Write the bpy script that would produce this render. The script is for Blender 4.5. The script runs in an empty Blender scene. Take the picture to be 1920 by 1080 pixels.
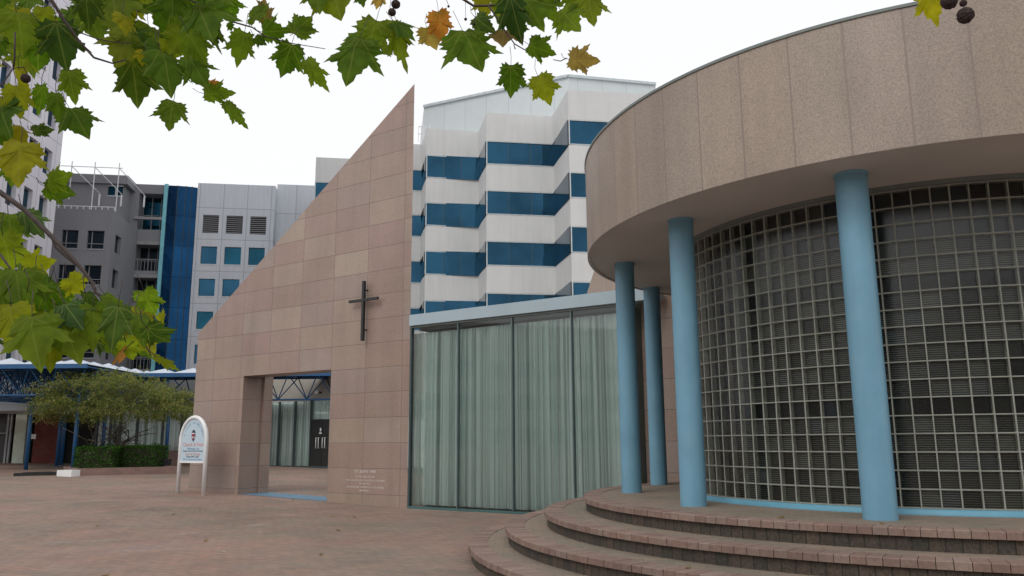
import bpy, bmesh, math, random
from mathutils import Vector, Matrix
random.seed(7)
S = bpy.context.scene
COL = S.collection
rad = math.radians

# ---------------------------------------------------------------- camera
F_PX, PITCH, ROLL, EYE = 1520.66, 0.1859, -0.0071, 1.39
fw = Vector((0, math.cos(PITCH), math.sin(PITCH)))
r0 = Vector((1, 0, 0)); u0 = Vector((0, -math.sin(PITCH), math.cos(PITCH)))
RT = math.cos(ROLL)*r0 + math.sin(ROLL)*u0
UP = -math.sin(ROLL)*r0 + math.cos(ROLL)*u0
cam = bpy.data.cameras.new('camera'); co = bpy.data.objects.new('camera', cam); COL.objects.link(co)
co.matrix_world = Matrix(((RT.x, UP.x, -fw.x, 0), (RT.y, UP.y, -fw.y, 0), (RT.z, UP.z, -fw.z, EYE), (0, 0, 0, 1)))
cam.sensor_width = 36; cam.lens = 36*F_PX/1920; cam.clip_start = 0.05; cam.clip_end = 3000
S.camera = co
CAM = Vector((0, 0, EYE))

# ---------------------------------------------------------------- sky, sun, exposure
SUN_EL, SUN_AZ = rad(48), rad(215)      # azimuth measured clockwise from +Y: behind and left of the camera
w = bpy.data.worlds.new('World'); S.world = w; w.use_nodes = True
wn = w.node_tree.nodes; wl = w.node_tree.links
bg = wn['Background']; sky = wn.new('ShaderNodeTexSky'); sky.sky_type = 'NISHITA'; sky.sun_disc = False
sky.sun_elevation = SUN_EL; sky.sun_rotation = SUN_AZ; sky.dust_density = 4; sky.air_density = 1.5
hs = wn.new('ShaderNodeHueSaturation'); hs.inputs['Saturation'].default_value = 0.25
mx = wn.new('ShaderNodeMix'); mx.data_type = 'RGBA'; mx.inputs[0].default_value = 0.8
mx.inputs[7].default_value = (9.9, 10.0, 10.25, 1)      # even cloud layer
wl.new(sky.outputs[0], hs.inputs['Color']); wl.new(hs.outputs[0], mx.inputs[6]); wl.new(mx.outputs[2], bg.inputs[0])
bg.inputs[1].default_value = 0.115
sd = bpy.data.lights.new('sun', 'SUN'); sd.energy = 0.9; sd.angle = rad(25); sd.color = (1, .96, .9)
so = bpy.data.objects.new('sun', sd); COL.objects.link(so)
sdir = Vector((math.sin(SUN_AZ)*math.cos(SUN_EL), math.cos(SUN_AZ)*math.cos(SUN_EL), math.sin(SUN_EL)))
so.rotation_euler = (sdir).to_track_quat('Z', 'Y').to_euler(); so.location = (-10, -20, 30)
S.view_settings.view_transform = 'Standard'; S.view_settings.look = 'None'; S.view_settings.exposure = 0; S.view_settings.gamma = 1
S.render.engine = 'CYCLES'
S.cycles.max_bounces = 8; S.cycles.transparent_max_bounces = 12

# ---------------------------------------------------------------- survey helpers
def ray(x, y):
    return (RT*((x-960)/F_PX) - UP*((y-540)/F_PX) + fw)
def at_z(x, y, z):
    d = ray(x, y); return CAM + d*((z-EYE)/d.z)
def dep(x, y, Y):
    d = ray(x, y); return CAM + d*(Y/d.y)
AZW = -0.5954
D = Vector((math.cos(AZW), math.sin(AZW), 0)); N = Vector((-D.y, D.x, 0))
A0 = at_z(763, 953, 0)
SL = 0.0205
def gz(p):          # height of the plaza: it rises gently to the left and back
    s = (Vector((p[0], p[1], 0))-Vector((A0.x, A0.y, 0))).dot(D)
    s = max(s, -60)
    return -SL*s if s < 0 else 0.0
def gnd(x, y):
    d = ray(x, y); t = -(EYE+SL*((CAM-A0).dot(D)))/(d.z+SL*d.dot(D)); p = CAM+d*t
    if (p-A0).dot(D) > 0: p = at_z(x, y, 0)
    return p
class Fr:
    """local frame: s along the wall, n into the building, z up"""
    def __init__(self, o, ex): self.o = Vector((o[0], o[1], 0)); self.ex = Vector((ex[0], ex[1], 0)).normalized(); self.en = Vector((-self.ex.y, self.ex.x, 0))
    def __call__(self, s, n, z): return self.o+self.ex*s+self.en*n+Vector((0, 0, z))
    def hit(self, x, y, n=0):
        d = ray(x, y); o = self.o+self.en*n; t = ((o-CAM).dot(self.en))/d.dot(self.en); p = CAM+d*t
        return (p-self.o).dot(self.ex), p.z
    def sz(self, x, y, n=0): return self.hit(x, y, n)

# ---------------------------------------------------------------- mesh builder
class MB:
    def __init__(self): self.v = []; self.f = []; self.uv = []; self.m = []; self.sm = []
    def face(self, pts, uv=None, m=0, smooth=False):
        i = len(self.v); self.v += [tuple(p) for p in pts]; self.f.append(tuple(range(i, i+len(pts))))
        self.uv.append(uv or [(0, 0)]*len(pts)); self.m.append(m); self.sm.append(smooth)
    def box(self, fr, s0, s1, n0, n1, z0, z1, m=0):
        P = lambda s, n, z: fr(s, n, z)
        self.face([P(s0, n0, z0), P(s1, n0, z0), P(s1, n0, z1), P(s0, n0, z1)], [(s0, z0), (s1, z0), (s1, z1), (s0, z1)], m)
        self.face([P(s1, n1, z0), P(s0, n1, z0), P(s0, n1, z1), P(s1, n1, z1)], [(s1, z0), (s0, z0), (s0, z1), (s1, z1)], m)
        self.face([P(s1, n0, z0), P(s1, n1, z0), P(s1, n1, z1), P(s1, n0, z1)], [(s1+n0, z0), (s1+n1, z0), (s1+n1, z1), (s1+n0, z1)], m)
        self.face([P(s0, n1, z0), P(s0, n0, z0), P(s0, n0, z1), P(s0, n1, z1)], [(s0+n1, z0), (s0+n0, z0), (s0+n0, z1), (s0+n1, z1)], m)
        self.face([P(s0, n0, z1), P(s1, n0, z1), P(s1, n1, z1), P(s0, n1, z1)], [(s0, n0), (s1, n0), (s1, n1), (s0, n1)], m)
        self.face([P(s0, n1, z0), P(s1, n1, z0), P(s1, n0, z0), P(s0, n0, z0)], [(s0, n1), (s1, n1), (s1, n0), (s0, n0)], m)
    def rect(self, fr, s0, s1, z0, z1, n=0, m=0):
        self.face([fr(s0, n, z0), fr(s1, n, z0), fr(s1, n, z1), fr(s0, n, z1)], [(s0, z0), (s1, z0), (s1, z1), (s0, z1)], m)
    def tube(self, pts, r, k=8, m=0, cap=True):
        pts = [Vector(p) for p in pts]; n = len(pts)
        if not isinstance(r, (list, tuple)): r = [r]*n
        rings = []; a = None
        for i, p in enumerate(pts):
            t = (pts[min(i+1, n-1)]-pts[max(i-1, 0)]).normalized()
            if a is None: a = t.orthogonal().normalized()
            a = (a-t*a.dot(t)); a = a.normalized() if a.length > 1e-6 else t.orthogonal().normalized()
            b = t.cross(a)
            rings.append([p+(a*math.cos(2*math.pi*j/k)+b*math.sin(2*math.pi*j/k))*r[i] for j in range(k)])
        base = len(self.v)
        for rg in rings: self.v += [tuple(p) for p in rg]
        for i in range(n-1):
            for j in range(k):
                q = (base+i*k+j, base+i*k+(j+1) % k, base+(i+1)*k+(j+1) % k, base+(i+1)*k+j)
                self.f.append(q); self.uv.append([(0, 0)]*4); self.m.append(m); self.sm.append(True)
        if cap:
            self.f.append(tuple(base+j for j in reversed(range(k)))); self.uv.append([(0, 0)]*k); self.m.append(m); self.sm.append(False)
            self.f.append(tuple(base+(n-1)*k+j for j in range(k))); self.uv.append([(0, 0)]*k); self.m.append(m); self.sm.append(False)
    def bar(self, p0, p1, t, m=0):      # square bar
        p0 = Vector(p0); p1 = Vector(p1); d = (p1-p0).normalized(); a = d.cross(Vector((0, 0, 1)))
        a = a.normalized() if a.length > 1e-4 else Vector((1, 0, 0)); b = d.cross(a); h = t/2
        c = [a*h+b*h, -a*h+b*h, -a*h-b*h, a*h-b*h]
        for i in range(4):
            j = (i+1) % 4; self.face([p0+c[i], p0+c[j], p1+c[j], p1+c[i]], m=m)
        self.face([p0+x for x in reversed(c)], m=m); self.face([p1+x for x in c], m=m)
    def build(self, name, mats, parent=None, weld=False, solid=0):
        me = bpy.data.meshes.new(name); me.from_pydata(self.v, [], self.f)
        uvl = me.uv_layers.new(name='UVMap'); k = 0
        flat = [c for f in self.uv for uvp in f for c in uvp]; uvl.data.foreach_set('uv', flat)
        me.polygons.foreach_set('material_index', self.m); me.polygons.foreach_set('use_smooth', self.sm)
        for mm in (mats if isinstance(mats, (list, tuple)) else [mats]): me.materials.append(mm)
        me.update()
        if weld:
            b = bmesh.new(); b.from_mesh(me); bmesh.ops.remove_doubles(b, verts=b.verts, dist=1e-4); b.to_mesh(me); b.free()
        o = bpy.data.objects.new(name, me); COL.objects.link(o)
        if parent is not None: o.parent = parent; o.matrix_parent_inverse = parent.matrix_world.inverted()
        return o
def tag(o, label=None, cat=None, group=None, kind=None):
    if label: o['label'] = label
    if cat: o['category'] = cat
    if group: o['group'] = group
    if kind: o['kind'] = kind
    return o
def thing(name, label, cat, loc=(0, 0, 0), group=None):
    o = bpy.data.objects.new(name, None); o.empty_display_size = .3; o.location = loc; COL.objects.link(o)
    o.matrix_world = Matrix.Translation(Vector(loc)); return tag(o, label, cat, group)
def extrude_poly(mb, fr, poly, n0, n1, m=0, mside=None):
    """polygon of (s,z) extruded from n0 to n1"""
    mside = m if mside is None else mside
    mb.face([fr(s, n0, z) for s, z in poly], [(s, z) for s, z in poly], m)
    mb.face([fr(s, n1, z) for s, z in reversed(poly)], [(s, z) for s, z in reversed(poly)], m)
    k = len(poly)
    for i in range(k):
        (a, b), (c, d) = poly[i], poly[(i+1) % k]
        horiz = abs(b-d) < 1e-4
        uv = [(a, n0), (c, n0), (c, n1), (a, n1)] if horiz else [(n0, b), (n0, d), (n1, d), (n1, b)]
        mb.face([fr(c, n0, d), fr(a, n0, b), fr(a, n1, b), fr(c, n1, d)], [uv[1], uv[0], uv[3], uv[2]], mside)
def holes(mb, fr, s0, s1, z0, z1, hs, rev=.15, n=0, m=0, mr=None):
    """front face with rectangular openings (s0,s1,z0,z1) and their reveals"""
    mr = m if mr is None else mr
    ss = sorted({s0, s1, *[h[0] for h in hs], *[h[1] for h in hs]}); zs = sorted({z0, z1, *[h[2] for h in hs], *[h[3] for h in hs]})
    ss = [a for a in ss if s0 <= a <= s1]; zs = [a for a in zs if z0 <= a <= z1]
    for i in range(len(ss)-1):
        for j in range(len(zs)-1):
            cs, cz = (ss[i]+ss[i+1])/2, (zs[j]+zs[j+1])/2
            if any(h[0] < cs < h[1] and h[2] < cz < h[3] for h in hs): continue
            mb.rect(fr, ss[i], ss[i+1], zs[j], zs[j+1], n, m)
    for a, b, c, d in hs:
        mb.face([fr(a, n, c), fr(a, n, d), fr(a, n+rev, d), fr(a, n+rev, c)], m=mr); mb.face([fr(b, n, c), fr(b, n+rev, c), fr(b, n+rev, d), fr(b, n, d)], m=mr)
        mb.face([fr(a, n, c), fr(a, n+rev, c), fr(b, n+rev, c), fr(b, n, c)], m=mr); mb.face([fr(a, n, d), fr(b, n, d), fr(b, n+rev, d), fr(a, n+rev, d)], m=mr)

# ---------------------------------------------------------------- materials
def newmat(name):
    m = bpy.data.materials.new(name); m.use_nodes = True; nt = m.node_tree; b = nt.nodes['Principled BSDF']
    return m, nt.nodes, nt.links, b
def c4(c): return (c[0], c[1], c[2], 1)
def math_(n, l, op, a, b=None, c=None):
    x = n.new('ShaderNodeMath'); x.operation = op
    for i, v in enumerate((a, b, c)):
        if v is None: continue
        if isinstance(v, (int, float)): x.inputs[i].default_value = v
        else: l.new(v, x.inputs[i])
    return x.outputs[0]
def mixc(n, l, f, a, b, bt='MIX'):
    x = n.new('ShaderNodeMix'); x.data_type = 'RGBA'; x.blend_type = bt
    for i, v in ((0, f), (6, a), (7, b)):
        if isinstance(v, (int, float)): x.inputs[i].default_value = v
        elif isinstance(v, tuple): x.inputs[i].default_value = c4(v)
        else: l.new(v, x.inputs[i])
    return x.outputs[2]
def noise(n, l, scale, detail=4, vec=None, rough=.55, dist=0):
    x = n.new('ShaderNodeTexNoise'); x.inputs['Scale'].default_value = scale; x.inputs['Detail'].default_value = detail; x.inputs['Roughness'].default_value = rough
    x.inputs['Distortion'].default_value = dist
    if vec is not None: l.new(vec, x.inputs['Vector'])
    return x.outputs['Fac']
def ramp(n, l, f, stops, interp='LINEAR'):
    x = n.new('ShaderNodeValToRGB'); x.color_ramp.interpolation = interp
    while len(x.color_ramp.elements) < len(stops): x.color_ramp.elements.new(.5)
    for e, (p, c) in zip(x.color_ramp.elements, stops): e.position = p; e.color = c4(c) if isinstance(c, tuple) else (c, c, c, 1)
    l.new(f, x.inputs[0]); return x.outputs[0]
def bump(n, l, b, h, strength=.3, dist=.02):
    x = n.new('ShaderNodeBump'); x.inputs['Strength'].default_value = strength; x.inputs['Distance'].default_value = dist
    l.new(h, x.inputs['Height']); l.new(x.outputs[0], b.inputs['Normal'])
def coord(n, which='Object'): return n.new('ShaderNodeTexCoord').outputs[which]
def plain(name, col, rough=.6, var=.12, scale=3, metal=0, spec=.5, dirt=0):
    m, n, l, b = newmat(name); oc = coord(n)
    f = noise(n, l, scale, 5, oc)
    a = tuple(c*(1-var) for c in col); d = tuple(min(1, c*(1+var)) for c in col)
    cc = mixc(n, l, ramp(n, l, f, [(.3, 0.), (.7, 1.)]), a, d)
    if dirt:
        mp = n.new('ShaderNodeMapping'); mp.inputs['Scale'].default_value = (1, 1, .12); l.new(oc, mp.inputs['Vector'])
        f2 = noise(n, l, 2.2, 5, mp.outputs[0]); cc = mixc(n, l, ramp(n, l, f2, [(.5, 0.), (.8, dirt)]), cc, tuple(c*.55 for c in col))
    l.new(cc, b.inputs['Base Color']); b.inputs['Roughness'].default_value = rough; b.inputs['Metallic'].default_value = metal
    b.inputs['Specular IOR Level'].default_value = spec
    return m
def panels(name, tones, pw, ph, joint=.008, jcol=(.12, .1, .09), rough=.5, offu=0, offv=0, speck=0, speck_scale=60, blotch=.1, bscale=1.2, jdepth=.4, rowshift=0, streak=0, spec=.5):
    """stone or render panels laid out on the UV map (metres)"""
    m, n, l, b = newmat(name); sep = n.new('ShaderNodeSeparateXYZ'); l.new(coord(n, 'UV'), sep.inputs[0]); oc = coord(n)
    v = math_(n, l, 'DIVIDE', math_(n, l, 'SUBTRACT', sep.outputs[1], offv), ph); fv = math_(n, l, 'FLOOR', v)
    u = math_(n, l, 'DIVIDE', math_(n, l, 'SUBTRACT', sep.outputs[0], offu), pw)
    if rowshift: u = math_(n, l, 'ADD', u, math_(n, l, 'MULTIPLY', math_(n, l, 'MODULO', fv, 2), rowshift))
    fu = math_(n, l, 'FLOOR', u)
    du = math_(n, l, 'MULTIPLY', math_(n, l, 'ABSOLUTE', math_(n, l, 'SUBTRACT', math_(n, l, 'FRACT', math_(n, l, 'ADD', u, .5)), .5)), pw)
    dv = math_(n, l, 'MULTIPLY', math_(n, l, 'ABSOLUTE', math_(n, l, 'SUBTRACT', math_(n, l, 'FRACT', math_(n, l, 'ADD', v, .5)), .5)), ph)
    dm = math_(n, l, 'MINIMUM', du, dv)
    mr = n.new('ShaderNodeMapRange'); l.new(dm, mr.inputs[0]); mr.inputs[1].default_value = joint*.5; mr.inputs[2].default_value = joint; mr.inputs[3].default_value = 1; mr.inputs[4].default_value = 0
    cv = n.new('ShaderNodeCombineXYZ'); l.new(fu, cv.inputs[0]); l.new(fv, cv.inputs[1])
    wnz = n.new('ShaderNodeTexWhiteNoise'); wnz.noise_dimensions = '2D'; l.new(cv.outputs[0], wnz.inputs[0])
    k = len(tones)
    c = ramp(n, l, wnz.outputs[0], [(i/(k-1), t) for i, t in enumerate(tones)]) if k > 1 else None
    if c is None: c = mixc(n, l, 0., tones[0], tones[0])
    nb = noise(n, l, bscale, 6, oc, .6)
    c = mixc(n, l, 1., c, ramp(n, l, nb, [(.3, 1-blotch), (.72, 1+blotch)]), 'MULTIPLY')
    if speck:
        ns = noise(n, l, speck_scale, 2, oc, .5); nv = noise(n, l, speck_scale*2.3, 1, oc, .5)
        c = mixc(n, l, 1., c, ramp(n, l, ns, [(.32, 1-speck*1.3), (.5, 1.), (.68, 1+speck)]), 'MULTIPLY')
        c = mixc(n, l, 1., c, ramp(n, l, nv, [(.3, 1-speck), (.5, 1.), (.7, 1+speck)]), 'MULTIPLY')
    if streak:
        mp = n.new('ShaderNodeMapping'); mp.inputs['Scale'].default_value = (1, 1, .08); l.new(oc, mp.inputs['Vector'])
        f2 = noise(n, l, 3.5, 5, mp.outputs[0]); c = mixc(n, l, 1., c, ramp(n, l, f2, [(.42, 1.), (.75, 1-streak)]), 'MULTIPLY')
    c = mixc(n, l, mr.outputs[0], c, jcol)
    l.new(c, b.inputs['Base Color'])
    b.inputs['Specular IOR Level'].default_value = spec
    rr = ramp(n, l, noise(n, l, 2.5, 3, oc), [(.3, rough*.85), (.7, min(1, rough*1.15))]); l.new(rr, b.inputs['Roughness'])
    bump(n, l, b, math_(n, l, 'SUBTRACT', 1., mr.outputs[0]), jdepth, .01)
    return m
def blue_glass(name, col, rough=.04, panel=0, metal=.85):
    m, n, l, b = newmat(name); oc = coord(n)
    g_ = n.new('ShaderNodeNewGeometry'); f = noise(n, l, .35, 3, oc); c = mixc(n, l, ramp(n, l, f, [(.35, 0.), (.65, 1.)]), tuple(x*.8 for x in col), tuple(x*1.25 for x in col))
    c = mixc(n, l, 1., c, ramp(n, l, g_.outputs['Random Per Island'], [(0, .72), (1, 1.22)]), 'MULTIPLY')
    l.new(c, b.inputs['Base Color']); b.inputs['Metallic'].default_value = metal; b.inputs['Roughness'].default_value = rough
    bump(n, l, b, noise(n, l, .5, 1, oc), .05, .05)
    return m
def islands(name, stops, rough=.7, speck=.15, scale=30, bumpd=.2):
    m, n, l, b = newmat(name); g = n.new('ShaderNodeNewGeometry'); oc = coord(n)
    c = ramp(n, l, g.outputs['Random Per Island'], stops)
    c = mixc(n, l, 1., c, ramp(n, l, noise(n, l, scale, 4, oc), [(.3, 1-speck), (.7, 1+speck)]), 'MULTIPLY')
    c = mixc(n, l, 1., c, ramp(n, l, noise(n, l, 1.3, 4, oc), [(.35, .8), (.65, 1.12)]), 'MULTIPLY')
    l.new(c, b.inputs['Base Color']); b.inputs['Roughness'].default_value = rough
    bump(n, l, b, noise(n, l, scale*2, 3, oc), bumpd, .005)
    return m
def leafmat(name, stops, trans=.7, rough=.65, veins=None):
    veins = name.startswith('plane') if veins is None else veins
    m, n, l, b = newmat(name); g = n.new('ShaderNodeNewGeometry'); out = n['Material Output']; oc = coord(n)
    c = ramp(n, l, g.outputs['Random Per Island'], stops)
    c = mixc(n, l, 1., c, ramp(n, l, noise(n, l, 18, 3, oc), [(.35, .78), (.65, 1.15)]), 'MULTIPLY')
    if veins:
        sp_ = n.new('ShaderNodeSeparateXYZ'); l.new(coord(n, 'UV'), sp_.inputs[0]); ax = math_(n, l, 'ABSOLUTE', sp_.outputs[0]); y_ = sp_.outputs[1]; vm = None
        for th in (0, 42, 76):
            dd = math_(n, l, 'ABSOLUTE', math_(n, l, 'SUBTRACT', math_(n, l, 'MULTIPLY', ax, math.cos(rad(th))), math_(n, l, 'MULTIPLY', math_(n, l, 'SUBTRACT', y_, .03), math.sin(rad(th)))))
            mk = math_(n, l, 'LESS_THAN', dd, .016); vm = mk if vm is None else math_(n, l, 'MAXIMUM', vm, mk)
        c = mixc(n, l, math_(n, l, 'MULTIPLY', vm, .32), c, (.30, .34, .09))
    l.new(c, b.inputs['Base Color']); b.inputs['Roughness'].default_value = rough; b.inputs['Specular IOR Level'].default_value = .18
    t = n.new('ShaderNodeBsdfTranslucent'); l.new(mixc(n, l, 1., c, (1.35, 1.3, .6), 'MULTIPLY'), t.inputs[0])
    ms = n.new('ShaderNodeMixShader'); ms.inputs[0].default_value = trans
    l.new(b.outputs[0], ms.inputs[1]); l.new(t.outputs[0], ms.inputs[2]); l.new(ms.outputs[0], out.inputs[0])
    return m
def clearglass(name, tint=(.72, .86, .86), gl=1.0, rough=.02, ior=1.5):
    m, n, l, b = newmat(name); out = n['Material Output']
    t = n.new('ShaderNodeBsdfTransparent'); t.inputs[0].default_value = c4(tint)
    g = n.new('ShaderNodeBsdfGlossy'); g.inputs['Roughness'].default_value = rough; g.inputs[0].default_value = (gl, gl, gl, 1)
    fz = n.new('ShaderNodeFresnel'); fz.inputs[0].default_value = ior
    ms = n.new('ShaderNodeMixShader'); l.new(fz.outputs[0], ms.inputs[0]); l.new(t.outputs[0], ms.inputs[1]); l.new(g.outputs[0], ms.inputs[2]); l.new(ms.outputs[0], out.inputs[0])
    return m

COURSE, PWID = .555, 1.105
M = {}
M['granite'] = panels('polished_granite', [(.295, .205, .168), (.315, .232, .190), (.31, .212, .186), (.335, .255, .202), (.285, .21, .18), (.31, .242, .21), (.355, .275, .222), (.305, .222, .182), (.32, .225, .19)], PWID, COURSE, .008, (.165, .13, .11), .38, -.21, .25-COURSE, speck=.09, speck_scale=38, blotch=.10, bscale=.7, streak=.12)
M['rough_granite'] = panels('flamed_granite', [(.315, .25, .195), (.29, .236, .188), (.302, .24, .195), (.32, .252, .195)], 4.2872*rad(6.7), 50, .010, (.225, .175, .145), .42, 4.2872*rad(-142.0), -10, speck=.17, speck_scale=62, blotch=.09, bscale=1.1, streak=.16, spec=.6)
M['soffit'] = plain('painted_soffit', (.52, .49, .46), .7, .06, 1.5)
M['coping'] = plain('coping_metal', (.16, .19, .18), .5, .1)
M['blue_paint'] = plain('pale_blue_paint', (.16, .345, .47), .42, .08, 2.5, dirt=.45)
def _scuff(m):
    n, l = m.node_tree.nodes, m.node_tree.links; b = n['Principled BSDF']; src = b.inputs['Base Color'].links[0].from_socket; oc = coord(n)
    vo = n.new('ShaderNodeTexVoronoi'); vo.inputs['Scale'].default_value = 2.6; l.new(oc, vo.inputs['Vector'])
    f = math_(n, l, 'MULTIPLY', ramp(n, l, vo.outputs['Distance'], [(.03, .7), (.09, 0.)]), ramp(n, l, noise(n, l, 22, 4, oc), [(.4, 0.), (.6, 1.)]))
    c = mixc(n, l, f, src, (.10, .14, .15))
    f2 = ramp(n, l, noise(n, l, 5, 6, oc, .7), [(.52, 0.), (.75, .35)]); c = mixc(n, l, f2, c, (.20, .33, .40))
    l.new(c, b.inputs['Base Color'])
_scuff(M['blue_paint'])
M['blue_strip'] = plain('blue_strip_paint', (.11, .31, .42), .5, .1, 4)
M['mortar'] = plain('block_mortar', (.27, .28, .245), .8, .15, 6)
M['block_side'] = plain('block_side_lightened', (.80, .84, .74), .5, .25, 9)  # sides coloured extra pale, in place of light carried through the glass
M['block_face'] = clearglass('block_face_glass', (.9, .92, .9), .6, .15)
M['trim_grey'] = plain('grey_trim', (.13, .15, .14), .6)
M['fascia'] = plain('pale_blue_metal', (.36, .45, .50), .45, .05, 1, dirt=.2)
M['dark_frame'] = plain('dark_aluminium', (.05, .075, .08), .4)
M['teal_frame'] = plain('green_aluminium', (.06, .13, .13), .4)
M['slim_frame'] = plain('slim_joint', (.12, .17, .17), .4)
M['black'] = plain('black_metal', (.018, .02, .02), .45)
M['interior'] = plain('dark_interior', (.03, .03, .03), .9)
M['room'] = plain('dim_room', (.16, .20, .19), .9)
M['pane'] = clearglass('clear_pane', (.94, .985, .975), 1., .02, 1.6)
M['curtain'] = None
M['white_panel'] = panels('white_precast', [(.63, .64, .635), (.64, .65, .645), (.62, .63, .625)], 5.2, 30, .006, (.57, .57, .57), .6, 0, -5, blotch=.05, bscale=.3, streak=.08)
M['white_smooth'] = plain('white_render', (.67, .68, .69), .6, .03, .5, dirt=.12)
M['pent'] = panels('pale_cladding', [(.56, .62, .63), (.58, .63, .64)], 2.05, 60, .03, (.42, .48, .5), .5, 0, -5, blotch=.03)
M['window_line'] = plain('pale_window_frame', (.5, .56, .58), .5)
M['blue_glass'] = blue_glass('blue_window_glass', (.016, .066, .115))
M['tower_glass'] = blue_glass('deep_blue_glass', (.004, .038, .10), .05)
M['cyan_edge'] = plain('cyan_metal', (.2, .55, .62), .4)
M['grey_render'] = plain('grey_render', (.235, .24, .255), .8, .06, .4, dirt=.2)
M['grey_light'] = plain('light_grey_slab', (.3, .3, .31), .8)
M['dark_glass'] = blue_glass('dark_window_glass', (.02, .035, .05), .08, metal=.6)
M['teal_glass'] = blue_glass('teal_window_glass', (.010, .07, .11), .06)
M['white_paint'] = plain('white_paint', (.78, .79, .79), .4, .04, 3, dirt=.15)
M['sign_face'] = plain('sign_face', (.48, .60, .68), .35, .03)
M['sign_red'] = plain('sign_red', (.60, .22, .17), .5)
M['sign_blue'] = plain('sign_blue', (.10, .22, .40), .5)
M['sign_dark'] = plain('sign_dark', (.03, .03, .05), .5)
M['sign_cross'] = plain('crest_red', (.30, .02, .05), .5)
M['inscription'] = plain('inscription_paint', (.62, .57, .52), .6)
M['truss_blue'] = plain('truss_blue_paint', (.012, .085, .22), .4, .1)
M['skylight'] = plain('skylight_sheet', (.50, .55, .62), .5, .08, 2)
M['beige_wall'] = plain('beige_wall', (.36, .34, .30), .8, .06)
M['dark_wall'] = plain('dark_grey_wall', (.11, .115, .12), .8, .1)  # dark grey upper wall of the left hall, behind the truss
M['cream'] = plain('cream_panel', (.55, .6, .5), .7)
M['red_brick'] = panels('dark_red_brick', [(.13, .025, .018), (.16, .035, .025), (.11, .02, .016)], .23, .086, .006, (.08, .03, .025), .8, rowshift=.5, blotch=.15)
M['pink_brick'] = panels('pink_brick', [(.24, .15, .125), (.28, .17, .14), (.22, .13, .115)], .23, .086, .008, (.2, .15, .13), .8, rowshift=.5, blotch=.15)
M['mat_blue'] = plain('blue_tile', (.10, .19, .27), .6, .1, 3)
M['bark'] = plain('bark', (.09, .075, .06), .85, .35, 12)
M['twig'] = plain('twig_bark', (.055, .04, .035), .8, .3, 30)
M['seed'] = plain('seed_ball', (.035, .022, .02), .9, .4, 60)
M['leaf'] = leafmat('plane_leaf', [(0, (.065, .14, .012)), (.3, (.095, .185, .015)), (.6, (.14, .235, .018)), (.85, (.20, .27, .018)), (1, (.27, .28, .02))])
M['leaf_dark'] = leafmat('plane_leaf_dark', [(0, (.035, .085, .016)), (1, (.075, .135, .016))], .45)  # darker green leaves, less translucent
M['leaf_yellow'] = leafmat('plane_leaf_yellow', [(0, (.26, .33, .015)), (1, (.34, .31, .015))])
M['leaf_autumn'] = leafmat('plane_leaf_autumn', [(0, (.48, .17, .04)), (1, (.42, .20, .06))])
M['leaf_tan'] = leafmat('plane_leaf_tan', [(0, (.34, .23, .09)), (1, (.25, .19, .07))])
M['maple_leaf'] = leafmat('maple_leaf', [(0, (.085, .15, .035)), (.35, (.15, .21, .06)), (.7, (.25, .25, .105)), (1, (.34, .30, .17))], .5)
M['hedge_leaf'] = leafmat('hedge_leaf', [(0, (.03, .085, .018)), (.6, (.06, .15, .03)), (1, (.11, .24, .03))], .3)
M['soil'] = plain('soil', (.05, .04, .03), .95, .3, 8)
M['nosing'] = islands('nosing_brick', [(0, (.20, .128, .102)), (.4, (.23, .15, .122)), (.75, (.23, .165, .135)), (1, (.265, .19, .155))], .75)
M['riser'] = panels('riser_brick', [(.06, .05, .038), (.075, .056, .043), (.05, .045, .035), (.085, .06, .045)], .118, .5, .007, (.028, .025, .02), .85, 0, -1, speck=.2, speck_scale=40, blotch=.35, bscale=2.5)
def tread_mat():
    m, n, l, b = newmat('tread_brick'); oc = coord(n); g = noise(n, l, 1.1, 5, oc)
    c = ramp(n, l, g, [(.3, (.185, .16, .122)), (.5, (.215, .175, .135)), (.72, (.26, .185, .148))])
    br = n.new('ShaderNodeTexBrick'); l.new(coord(n, 'UV'), br.inputs[0]); br.inputs['Scale'].default_value = 1
    br.inputs['Brick Width'].default_value = .23; br.inputs['Row Height'].default_value = .112; br.inputs['Mortar Size'].default_value = .006
    br.inputs['Color1'].default_value = (1.12, 1.05, 1.02, 1); br.inputs['Color2'].default_value = (.86, .9, .9, 1); br.inputs['Mortar'].default_value = (.7, .72, .66, 1)
    c = mixc(n, l, 1., c, br.outputs[0], 'MULTIPLY')
    c = mixc(n, l, 1., c, ramp(n, l, noise(n, l, 40, 4, oc), [(.3, .85), (.7, 1.15)]), 'MULTIPLY')
    l.new(c, b.inputs['Base Color']); b.inputs['Roughness'].default_value = .85
    bump(n, l, b, br.outputs[1], -.3, .01)
    return m
M['tread'] = tread_mat()
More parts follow.
